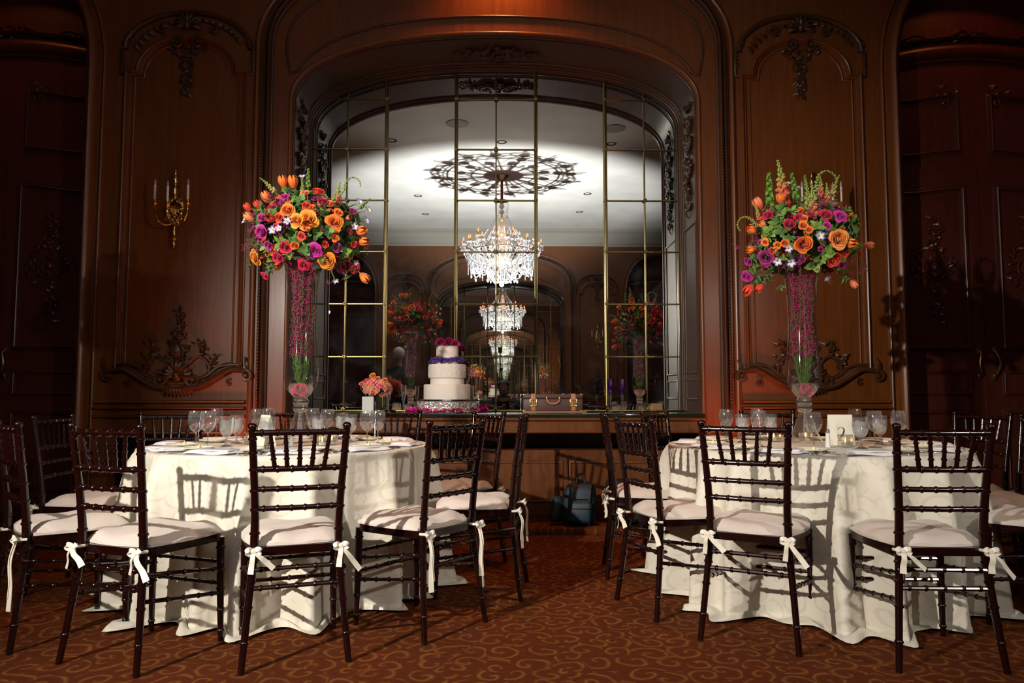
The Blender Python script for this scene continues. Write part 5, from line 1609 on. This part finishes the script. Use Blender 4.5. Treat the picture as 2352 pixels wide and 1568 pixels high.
# ---------------------------------------------------------------- bags on the plinth step under the shelf
def backpack():
    p = U(1330, 1190, 5.80); t = thing('backpack', 'dark blue backpack leaning under the shelf between the tables', 'bag', (p.x - .03, 5.78, .05), -.1)
    def soft(c, d, r_, lean=0.0):
        bm = bmesh.new(); bmesh.ops.create_cube(bm, size=1)
        for v in bm.verts: v.co = Vector((v.co.x * d[0], v.co.y * d[1], v.co.z * d[2]))
        bmesh.ops.bevel(bm, geom=bm.edges[:], offset=r_, segments=4, affect='EDGES', profile=.5)
        mb = MB(); bm.verts.index_update()
        for v in bm.verts:
            h = v.co.z / d[2] + .5; k = 1 - .30 * max(0, h - .45)
            mb.v.append((c[0] + v.co.x * k + lean * h * h + .006 * sin(v.co.z * 40), c[1] + v.co.y * (1 - .35 * h * h) + .004 * sin(v.co.x * 50), c[2] + v.co.z))
        mb.f = [tuple(v.index for v in f.verts) for f in bm.faces]; mb.mi = [0] * len(mb.f); bm.free(); return mb
    soft((.02, 0, .16), (.27, .19, .31), .06, .03).obj('body', M['nylon'], t, angle=180)
    soft((.03, -.10, .11), (.19, .08, .17), .035, .01).obj('front_pocket', M['nylon'], t, angle=180)
    soft((-.15, -.01, .12), (.10, .15, .20), .045, .02).obj('side_pocket', M['nylon'], t, angle=180)
    mb = MB(); mb.tube(catmull([(.01, .0, .30), (.02, 0, .37), (.06, 0, .375), (.075, 0, .30)], 5), .010, 6); mb.obj('grab_handle', M['nylon_black'], t)
    for x in (-.06, .10):
        mb = MB(); mb.tube(catmull([(x + .02, -.06, .305), (x + .01, -.105, .26), (x, -.105, .14), (x, -.10, .02)], 6), .009, 6, flat=.5); mb.obj('strap', M['nylon_black'], t)
    for z, y in ((.205, -.10), (.14, -.143)):
        mb = MB(); mb.tube([(-.05, y, z), (.11, y, z)], .0025, 5); mb.obj('zip', M['iron'], t)
backpack()
p = U(1385, 1190, 5.82); t = thing('rolling_bag', 'black bag with a small wheel, right of the blue backpack', 'bag', (p.x + .17, 5.80, .05), .15)
mb = MB(); mb.bbox((0, 0, .18), (.28, .22, .32), .05, 0, 4); mb.obj('body', M['nylon_black'], t)
mb = MB(); mb.bbox((0, -.12, .19), (.20, .05, .20), .02, 0, 3); mb.obj('front_pocket', M['nylon_black'], t)
for sx_ in (-1, 1):
    mb = MB(); mb.lathe([(.001, -.014), (.032, -.014), (.038, -.008), (.038, .008), (.032, .014), (.001, .014)], 18, (sx_ * .11, -.09, .038), rot=Matrix.Rotation(pi / 2, 3, 'X') if True else None); mb.obj('wheel', M['black'], t)
mb = MB(); mb.tube(catmull([(-.12, -.10, .33), (-.20, -.13, .26), (-.16, -.15, .16), (-.02, -.16, .10)], 6), .004, 6); mb.obj('cord', M['ribbon'], t)

# ---------------------------------------------------------------- wall sconces
def sconce(x, Yw, rz, label, uz=None):
    t = thing('wall_sconce', label, 'sconce', (x, Yw, uz), rz, 'brass wall sconces')
    # origin: middle of the back plate, wall behind at +Y
    mb = MB()
    mb.lathe([(.001, .36), (.008, .355), (.012, .34), (.006, .33), (.010, .315), (.007, .305), (.016, .29), (.022, .265), (.016, .24), (.022, .232), (.018, .222), (.008, .215), (.012, .20), (.024, .192), (.024, .150), (.014, .145), (.020, .13), (.010, .11)], 14, (0, -.05, 0))
    mb.obj('finial', M['brass_bright'], t)
    mb = MB()
    for s2 in (-1, 1):
        P = catmull([(s2 * .01, -.03, .12), (s2 * .045, -.035, .10), (s2 * .062, -.04, .04), (s2 * .045, -.04, -.02), (s2 * .02, -.04, -.07)], 6); mb.tube(P, [.008 + .005 * sin(i / len(P) * pi * 5) ** 2 for i in range(len(P))], 8)
        for k in range(9): mb.ball(Vector((s2 * (.03 + .025 * sin(k * .8)), -.045, .10 - .022 * k)), .010 + .003 * (k % 2), 8, 5)
        scroll_tube(mb, s2 * .05, -.04, .03, 1.3, s2, 0, .007, .05); scroll_tube(mb, s2 * .03, .10, .022, 1.2, -s2, 1, .006, .05)
    for k in range(10): leafblob(mb, 0, .02, k * 2 * pi / 10, .05, .008, .04, .03)
    mb.obj('back_plate', M['brass_bright'], t)
    mb = MB(); mb.lathe([(.022, -.07), (.016, -.10), (.010, -.12), (.014, -.14), (.014, -.17), (.008, -.19), (.020, -.20), (.022, -.21), (.010, -.225), (.016, -.245), (.014, -.262), (.001, -.275)], 12, (0, -.045, 0))
    for k in range(6): mb.ball((.02 * cos(k), -.045 + .02 * sin(k), -.20 - .004 * k), .008, 6, 4)
    mb.obj('pendant', M['brass_bright'], t)
    for ex, ey, ez in ((-.115, -.14, .045), (.055, -.30, -.01), (.165, -.20, .03)):
        mb = MB()
        P = catmull([(0, -.045, -.08), (ex * .35, -.045 + ey * .35, -.105), (ex * .8, ey * .85, -.08), (ex, ey, ez - .05), (ex, ey, ez)], 6)
        mb.tube(P, [.006 + .003 * (i % 5 == 0) for i in range(len(P))], 8)
        mb.ball(P[len(P) // 2], .012, 8, 5); a_ = mb.obj('arm', M['brass_bright'], t)
        mb = MB(); mb.lathe([(.004, ez - .012), (.012, ez - .006), (.030, ez), (.034, ez + .004), (.012, ez + .004), (.008, ez + .018), (.013, ez + .026), (.010, ez + .040)], 16, (ex, ey, 0)); mb.obj('drip_pan', M['brass_bright'], a_)
        mb = MB(); mb.lathe([(.0095, ez + .038), (.0095, ez + .155), (.001, ez + .156)], 12, (ex, ey, 0)); mb.obj('candle_tube', M['candle'], a_)
        mb = MB(); mb.lathe([(.007, ez + .156), (.010, ez + .172), (.008, ez + .188), (.001, ez + .205)], 10, (ex, ey, 0)); mb.obj('bulb', M['bulb'], a_)
    return t


zc_ = zw(495)
sc1 = sconce(U(402, 495, 5.86).x, YW - .002, 0, 'brass three-candle wall sconce on the left panel, beside the tall left bouquet', zc_)
sc2 = dup(sc1, (2 * XC - sc1.location.x, YW - .002, zc_), 0, label='brass three-candle wall sconce on the right panel, mostly behind the right bouquet')
sc3 = dup(sc1, (XC - 2.48, YB + .002, zc_), pi, label='brass sconce on the opposite wall, left one seen small in the mirror')
sc4 = dup(sc1, (XC + 2.48, YB + .002, zc_), pi, label='brass sconce on the opposite wall, right one seen small in the mirror')

# ---------------------------------------------------------------- chandelier
HX, HY = XC + .03, -1.15
t = thing('chandelier', 'large crystal chandelier with lit candle bulbs, seen in the mirror', 'chandelier', (HX, HY, 0))
mb = MB(); mb.lathe([(.001, CEIL - .10), (.05, CEIL - .09), (.10, CEIL - .04), (.14, CEIL - .01), (.14, CEIL - .001)], 24); mb.obj('canopy', M['brass'], t)
mb = MB(); mb.tube([(0, 0, CEIL - .08), (0, 0, 4.80)], .026, 10); mb.obj('velvet_sleeve', M['velvet'], t)
mb = MB(); mb.lathe([(.03, 4.82), (.10, 4.80), (.12, 4.77), (.06, 4.75), (.015, 4.73), (.012, 4.46), (.05, 4.44), (.055, 4.41), (.02, 4.38), (.015, 4.30)], 20); mb.obj('crown', M['brass_bright'], t)
for z in (4.68, 4.57):
    mb = MB(); mb.ball((0, 0, z), .052, 16, 10); mb.obj('glass_ball', M['crystal'], t)
mb = MB(); mb.lathe([(.04, 4.38), (.07, 4.34), (.065, 4.20), (.085, 4.15), (.07, 4.05), (.085, 3.95), (.06, 3.86), (.10, 3.80), (.16, 3.74), (.14, 3.66), (.07, 3.60), (.05, 3.45), (.02, 3.2)], 16); mb.obj('column', M['crystal'], t, angle=20)
mb = MB(); mb.lathe([(.10, 3.66), (.20, 3.63), (.16, 3.56), (.001, 3.55)], 16); mb.obj('glowing_bowl', emis('warm_bowl', (1, .72, .35), 2.5), t)
for rr, z in ((.33, 3.74), (.60, 3.80)):
    mb = MB(); mb.tube([(rr * cos(a * pi / 24), rr * sin(a * pi / 24), z) for a in range(49)], .012, 6); mb.obj('ring_frame', M['brass'], t)
# arm prototypes
def arm_meshes(rr, z):
    mb = MB(); P = catmull([(.08, 0, 3.66), (rr * .4, 0, 3.56), (rr * .8, 0, z - .20), (rr, 0, z - .10), (rr, 0, z - .03)], 6); mb.tube(P, .011, 7); a_ = mb.mesh('arm', M['crystal'])
    mb = MB(); mb.lathe([(.01, z - .035), (.055, z - .02), (.064, z - .012), (.012, z - .012)], 14, (rr, 0, 0)); d_ = mb.mesh('drip_pan', M['crystal'])
    mb = MB(); mb.lathe([(.011, z - .012), (.011, z + .055), (.001, z + .056)], 8, (rr, 0, 0)); c_ = mb.mesh('candle_tube', M['candle'])
    mb = MB(); mb.lathe([(.007, z + .056), (.015, z + .078), (.011, z + .105), (.001, z + .130)], 8, (rr, 0, 0)); b_ = mb.mesh('bulb', M['flame_bulb'])
    mb = MB()
    for k in range(7):
        a = k * 2 * pi / 7; x, y = rr + .045 * cos(a), .045 * sin(a)
        mb.ico((x, y, z - .035), .008); mb.ball((x, y, z - .075), .011, 6, 4, (1, .6, 2.2))
    e_ = mb.mesh('crystal_drops', M['crystal'], smooth=False)
    return a_, d_, c_, b_, e_
for n_, rr, z, off in ((16, .76, 3.90, .1), (12, .50, 3.98, .3), (6, .66, 4.02, .2)):
    A = arm_meshes(rr, z)
    for k in range(n_):
        a = off + k * 2 * pi / n_
        ar = link(A[0], 'arm', t, (0, 0, 0), (0, 0, a)); link(A[1], 'drip_pan', ar); link(A[2], 'candle_tube', ar); link(A[3], 'bulb', ar); link(A[4], 'crystal_drops', ar)
# bead chains
def chain(mb, a, b_, sag, step=.022, r_=.009):
    a, b_ = Vector(a), Vector(b_); n = max(3, int(((b_ - a).length + sag * 1.5) / step))
    for i in range(n + 1):
        t_ = i / n; p = a.lerp(b_, t_); p.z -= sag * 4 * t_ * (1 - t_); mb.ico(p, r_)
for k in range(18):
    mb = MB(); a = k * 2 * pi / 18; chain(mb, (.11 * cos(a), .11 * sin(a), 4.48), (.50 * cos(a), .50 * sin(a), 3.92), .03); chain(mb, (.13 * cos(a + .1), .13 * sin(a + .1), 4.78), (.12 * cos(a), .12 * sin(a), 4.48), 0, .028, .007)
    mb.obj('bead_chain', M['crystal'], t, smooth=False)
for k in range(16):
    a, a2 = .1 + k * 2 * pi / 16, .1 + (k + 1) * 2 * pi / 16
    mb = MB(); P1 = Vector((.74 * cos(a), .74 * sin(a), 3.82)); P2 = Vector((.74 * cos(a2), .74 * sin(a2), 3.82))
    chain(mb, P1, P2, .12); chain(mb, P1, (.42 * cos(a), .42 * sin(a), 3.60), .30); chain(mb, P1, (.34 * cos(a2), .34 * sin(a2), 3.45), .20)
    chain(mb, P1, (.60 * cos(a), .60 * sin(a), 3.60), .03); chain(mb, (.56 * cos(a), .56 * sin(a), 3.72), (.56 * cos(a2), .56 * sin(a2), 3.72), .32, .020, .011)
    chain(mb, (.60 * cos(a), .60 * sin(a), 3.66), (.60 * cos(a), .60 * sin(a), 3.30), 0, .022, .011)
    chain(mb, (.30 * cos(a), .30 * sin(a), 3.55), (.10 * cos(a), .10 * sin(a), 3.2), .12, .02, .011)
    chain(mb, (.28 * cos(a), .28 * sin(a), 3.5), (.28 * cos(a2), .28 * sin(a2), 3.5), .22, .02, .010)
    mb.ball((.28 * cos((a + a2) / 2), .28 * sin((a + a2) / 2), 3.23), .018, 6, 4, (1, 1, 1.8)); mb.ball((.56 * cos((a + a2) / 2), .56 * sin((a + a2) / 2), 3.37), .018, 6, 4, (1, 1, 1.8))
    mb.obj('crystal_swag', M['crystal'], t, smooth=False)
light('chandelier_light', 'POINT', (HX, HY, 4.12), None, 10, (1.0, .55, .28), shadow_soft_size=.012)
for k in range(8):
    a, a2 = .15 + k * pi / 4, .15 + (k + 1) * pi / 4; mb = MB()
    for dz, sg_ in ((0, .40), (.02, .27), (.05, .14)): chain(mb, (.64 * cos(a), .64 * sin(a), 3.74 + dz), (.64 * cos(a2), .64 * sin(a2), 3.74 + dz), sg_, .019, .012)
    chain(mb, (.66 * cos(a), .66 * sin(a), 3.76), (.66 * cos(a), .66 * sin(a), 3.36), 0, .02, .012)
    mb.ball((.60 * cos((a + a2) / 2), .60 * sin((a + a2) / 2), 3.28), .02, 6, 4, (1, 1, 1.8))
    mb.obj('crystal_swag', M['crystal'], t, smooth=False)
mb = MB(); mb.ball((0, 0, 3.16), .05, 12, 8, (1, 1, 1.2)); mb.obj('crystal_pendant', M['crystal'], t)

# ---------------------------------------------------------------- flash stands (their lamps are lit above)
def stand(x, y, z, aim, lab):
    t = thing('flash_stand', lab, 'light stand', (x, y, 0))
    mb = MB(); mb.tube([(0, 0, .25), (0, 0, z - .16)], .011, 8); mb.obj('pole', M['black'], t)
    for k in range(3):
        a = k * 2 * pi / 3; mb = MB(); mb.tube([(0, 0, .55), (.38 * cos(a), .38 * sin(a), .008)], .007, 6); mb.obj('leg', M['black'], t)
    d = (Vector(aim) - Vector((x, y, z))).normalized(); rot = d.to_track_quat('-Z', 'Y').to_matrix()
    mb = MB(); mb.box(-d * .10 , (.075, .055, .10), rot=rot); mb.tube([(0, 0, -.16), -d * .08], .012, 6); o = mb.obj('flash_head', M['black'], t, smooth=False); o.location = (0, 0, z)
stand(*FLASH_L, AIM_L, 'black flash stand left behind the camera, seen only as a glint in the mirror')
stand(*FLASH_R, AIM_R, 'black flash stand right behind the camera, beside the mirror view')
stand(XC, -1.15, 1.98, (XC, -1.85, 5.28), 'black flash stand under the chandelier, head tilted to the ceiling')

# ---------------------------------------------------------------- people, seen in the mirror
def skin_body(name, verts, edges, radii, mat, parent, sub=2):
    me = bpy.data.meshes.new(name); me.from_pydata(verts, edges, []); me.materials.append(mat)
    o = bpy.data.objects.new(name, me); COL.objects.link(o); o.parent = parent
    sk = o.modifiers.new('skin', 'SKIN'); sk.use_smooth_shade = True
    for i, r_ in enumerate(radii):
        r_ = r_ if isinstance(r_, tuple) else (r_, r_)
        me.skin_vertices[0].data[i].radius = r_; me.skin_vertices[0].data[i].use_root = (i == 0)
    ss = o.modifiers.new('sub', 'SUBSURF'); ss.levels = sub; ss.render_levels = sub
    return o


def figure(root, J, hair, cloth_m, trousers_m, hr=.116, js=1.0):
    """J: joint positions. one continuous body, clothes a little thicker over it"""
    names = ['pelvis', 'waist', 'chest', 'neck', 'chin', 'head', 'crown']
    V = [J[n] for n in names]; Rr = [(.135, .10), (.10, .08), (.115, .085), (.052, .052), (.066, .072), (.082, .098), (.055, .065)]
    E = [(i, i + 1) for i in range(6)]
    def add(chain_, radii, root_i):
        p = root_i
        for n, r_ in zip(chain_, radii):
            V.append(J[n]); Rr.append(r_); E.append((p, len(V) - 1)); p = len(V) - 1
        return p
    for sd in ('L', 'R'):
        h = add(['shoulder' + sd, 'elbow' + sd, 'wrist' + sd, 'palm' + sd], [.068, .045, .028, (.038, .018)], 2)
        add(['hip' + sd, 'knee' + sd, 'ankle' + sd, 'toe' + sd], [.095, .060, .042, (.045, .03)], 0)
    b_ = skin_body('body', [tuple(v) for v in V], E, Rr, M['skin'], root)
    for sd in ('L', 'R'):
        wv, pv = Vector(J['wrist' + sd]), Vector(J['palm' + sd]); d = (pv - wv).normalized(); s_ = d.cross(Vector((0, 0, 1))); s_ = s_.normalized() if s_.length > .1 else Vector((0, 1, 0)); cur = d.cross(s_) * (1 if 'curl' not in J else J['curl'])
        for k in range(4):
            base = pv + s_ * (k - 1.5) * .019; L_ = (.062, .075, .070, .055)[k]
            skin_body('finger', [tuple(base - d * .02), tuple(base + d * .025), tuple(base + d * L_ * .75 + cur * .012), tuple(base + d * L_ + cur * .03)], [(0, 1), (1, 2), (2, 3)], [.009, .009, .0085, .007], M['skin'], b_, 1)
        base = pv - d * .03 + s_ * .03
        skin_body('thumb', [tuple(base - s_ * .012), tuple(base + s_ * .02 + d * .02), tuple(base + s_ * .03 + d * .05)], [(0, 1), (1, 2)], [.011, .010, .008], M['skin'], b_, 1)
    # jacket
    V2, E2, R2 = [J['pelvis'] + Vector((0, 0, -.06)), J['waist'], J['chest'], J['collar']], [(0, 1), (1, 2), (2, 3)], [(.175 * js, .15 * js), (.16 * js, .14 * js), (.205 * js, .16 * js), (.085, .08)]
    for sd in ('L', 'R'):
        k = len(V2); V2 += [J['shoulder' + sd], J['elbow' + sd], J['cuff' + sd]]; R2 += [.084, .060, .045]; E2 += [(2, k), (k, k + 1), (k + 1, k + 2)]
    skin_body('jacket', [tuple(v) for v in V2], E2, R2, cloth_m, root)
    V3, E3, R3 = [J['pelvis']], [], [(.15, .12)]
    for sd in ('L', 'R'):
        k = len(V3); V3 += [J['hip' + sd], J['knee' + sd], J['ankle' + sd]]; R3 += [.11, .075, .062]; E3 += [(0, k), (k, k + 1), (k + 1, k + 2)]
    skin_body('trousers', [tuple(v) for v in V3], E3, R3, trousers_m, root)
    for sd in ('L', 'R'):
        mb = MB(); a, b2 = Vector(J['ankle' + sd]), Vector(J['toe' + sd]); mb.tube([a + (a - b2) * .25 - Vector((0, 0, .035)), a - Vector((0, 0, .03)), a.lerp(b2, .6), b2 + (b2 - a) * .15 - Vector((0, 0, .01))], [.035, .048, .046, .025], 10); mb.obj('shoe', M['black'], root)
    # face, ears, hair
    H = Vector(J['head']); f_ = Vector(J['face']).normalized(); s_ = Vector((0, 0, 1)).cross(f_)
    mb = MB(); mb.ball(H + f_ * .098 + Vector((0, 0, -.02)), .015, 8, 6, (1, 1, 1.7)); mb.obj('nose', M['skin'], root)
    for e_ in (-1, 1):
        mb = MB(); mb.ball(H + f_ * .088 + s_ * e_ * .032 + Vector((0, 0, .012)), .008, 8, 6); mb.obj('eye', M['hair_dark'], root)
        mb = MB(); mb.ball(H + s_ * e_ * .088 + Vector((0, 0, -.01)), .02, 8, 6, (.5, .8, 1.6)); mb.obj('ear', M['skin'], root)
    mb = MB(); mb.tube([H + f_ * .088 + s_ * -.022 + Vector((0, 0, -.062)), H + f_ * .095 + Vector((0, 0, -.064)), H + f_ * .088 + s_ * .022 + Vector((0, 0, -.062))], .006, 6); mb.obj('mouth', PET['coral'], root)
    q = random.Random(3); mb = MB()
    def hairf(u, v):
        a = 2 * pi * u; el = pi / 2 - v * 2.35
        d = Vector((cos(a) * cos(el), sin(a) * cos(el), sin(el)))
        front = d.dot(f_)
        if el < .45 and front > -.1: el = max(el, .45 * min(1, (front + .1) * 3)); d = Vector((cos(a) * cos(el), sin(a) * cos(el), sin(el)))
        r_ = hr + .004 * sin(9 * a) * sin(7 * el)
        return H + Vector((d.x * r_, d.y * r_, d.z * r_ * 1.08)) + Vector((0, 0, .012)) - f_ * .014
    mb.grid(hairf, 28, 14); mb.obj('hair', hair, root, angle=180)


V_ = Vector
px_, py_ = -1.93, -.62
t = thing('person', 'white-haired person in a dark suit seen from behind in the mirror', 'person', (px_, py_, 0), 0)
J = dict(pelvis=V_((0, 0, .98)), waist=V_((0, 0, 1.15)), chest=V_((0, 0, 1.40)), collar=V_((0, .0, 1.56)), neck=V_((0, 0, 1.60)), chin=V_((0, -.02, 1.68)), head=V_((0, -.01, 1.77)), crown=V_((0, 0, 1.85)), face=V_((.1, -1, 0)), curl=-1)
for sd, s_ in (('L', -1), ('R', 1)):
    J.update({'shoulder' + sd: V_((s_ * .20, 0, 1.48)), 'elbow' + sd: V_((s_ * .26, .02, 1.18)), 'wrist' + sd: V_((s_ * .24, -.10, .95)), 'palm' + sd: V_((s_ * .24, -.13, .86)), 'cuff' + sd: V_((s_ * .245, -.08, .98)),
              'hip' + sd: V_((s_ * .10, 0, .90)), 'knee' + sd: V_((s_ * .11, -.01, .50)), 'ankle' + sd: V_((s_ * .12, .01, .09)), 'toe' + sd: V_((s_ * .14, -.16, .035))})
figure(t, J, M['hair_white'], M['suit'], M['suit'])
# photographer kneeling behind the viewpoint
t = thing('person', 'dark-clothed photographer kneeling with a camera, small in the mirror centre', 'person', (0, -.42, 0), 0)
J = dict(pelvis=V_((0, -.10, .50)), waist=V_((0, -.08, .66)), chest=V_((0, -.02, .88)), collar=V_((0, 0, 1.01)), neck=V_((0, .0, 1.04)), chin=V_((0, .05, 1.09)), head=V_((0, .03, 1.18)), crown=V_((0, .01, 1.27)), face=V_((0, 1, 0)))
for sd, s_ in (('L', -1), ('R', 1)):
    J.update({'shoulder' + sd: V_((s_ * .18, 0, .94)), 'elbow' + sd: V_((s_ * .24, .14, .74)), 'wrist' + sd: V_((s_ * .10, .25, .96)), 'palm' + sd: V_((s_ * .075, .29, 1.0)), 'cuff' + sd: V_((s_ * .115, .24, .93))})
J.update(hipL=V_((-.10, -.05, .48)), kneeL=V_((-.16, .35, .52)), ankleL=V_((-.16, .33, .09)), toeL=V_((-.17, .50, .035)), hipR=V_((.10, -.05, .46)), kneeR=V_((.15, .22, .09)), ankleR=V_((.14, -.20, .09)), toeR=V_((.14, -.34, .05)))
figure(t, J, M['hair_dark'], M['shirt'], M['shirt'], .106, 1.35)
t = thing('photo_camera', 'black camera held by the photographer in the mirror', 'camera', (0, -.09, 1.03))
mb = MB(); mb.bbox((0, -.045, 0), (.15, .055, .10), .012); mb.bbox((0, -.045, .06), (.06, .05, .04), .01); mb.obj('body', M['black'], t)
mb = MB(); mb.lathe([(.036, -.02), (.038, .045), (.034, .05)], 20, (0, 0, 0), rot=Matrix.Rotation(-pi / 2, 3, 'X')); mb.obj('lens', M['black'], t)
print('objects', len(scn.objects), 'tris', sum(len(o.data.polygons) for o in scn.objects if o.type == 'MESH'))
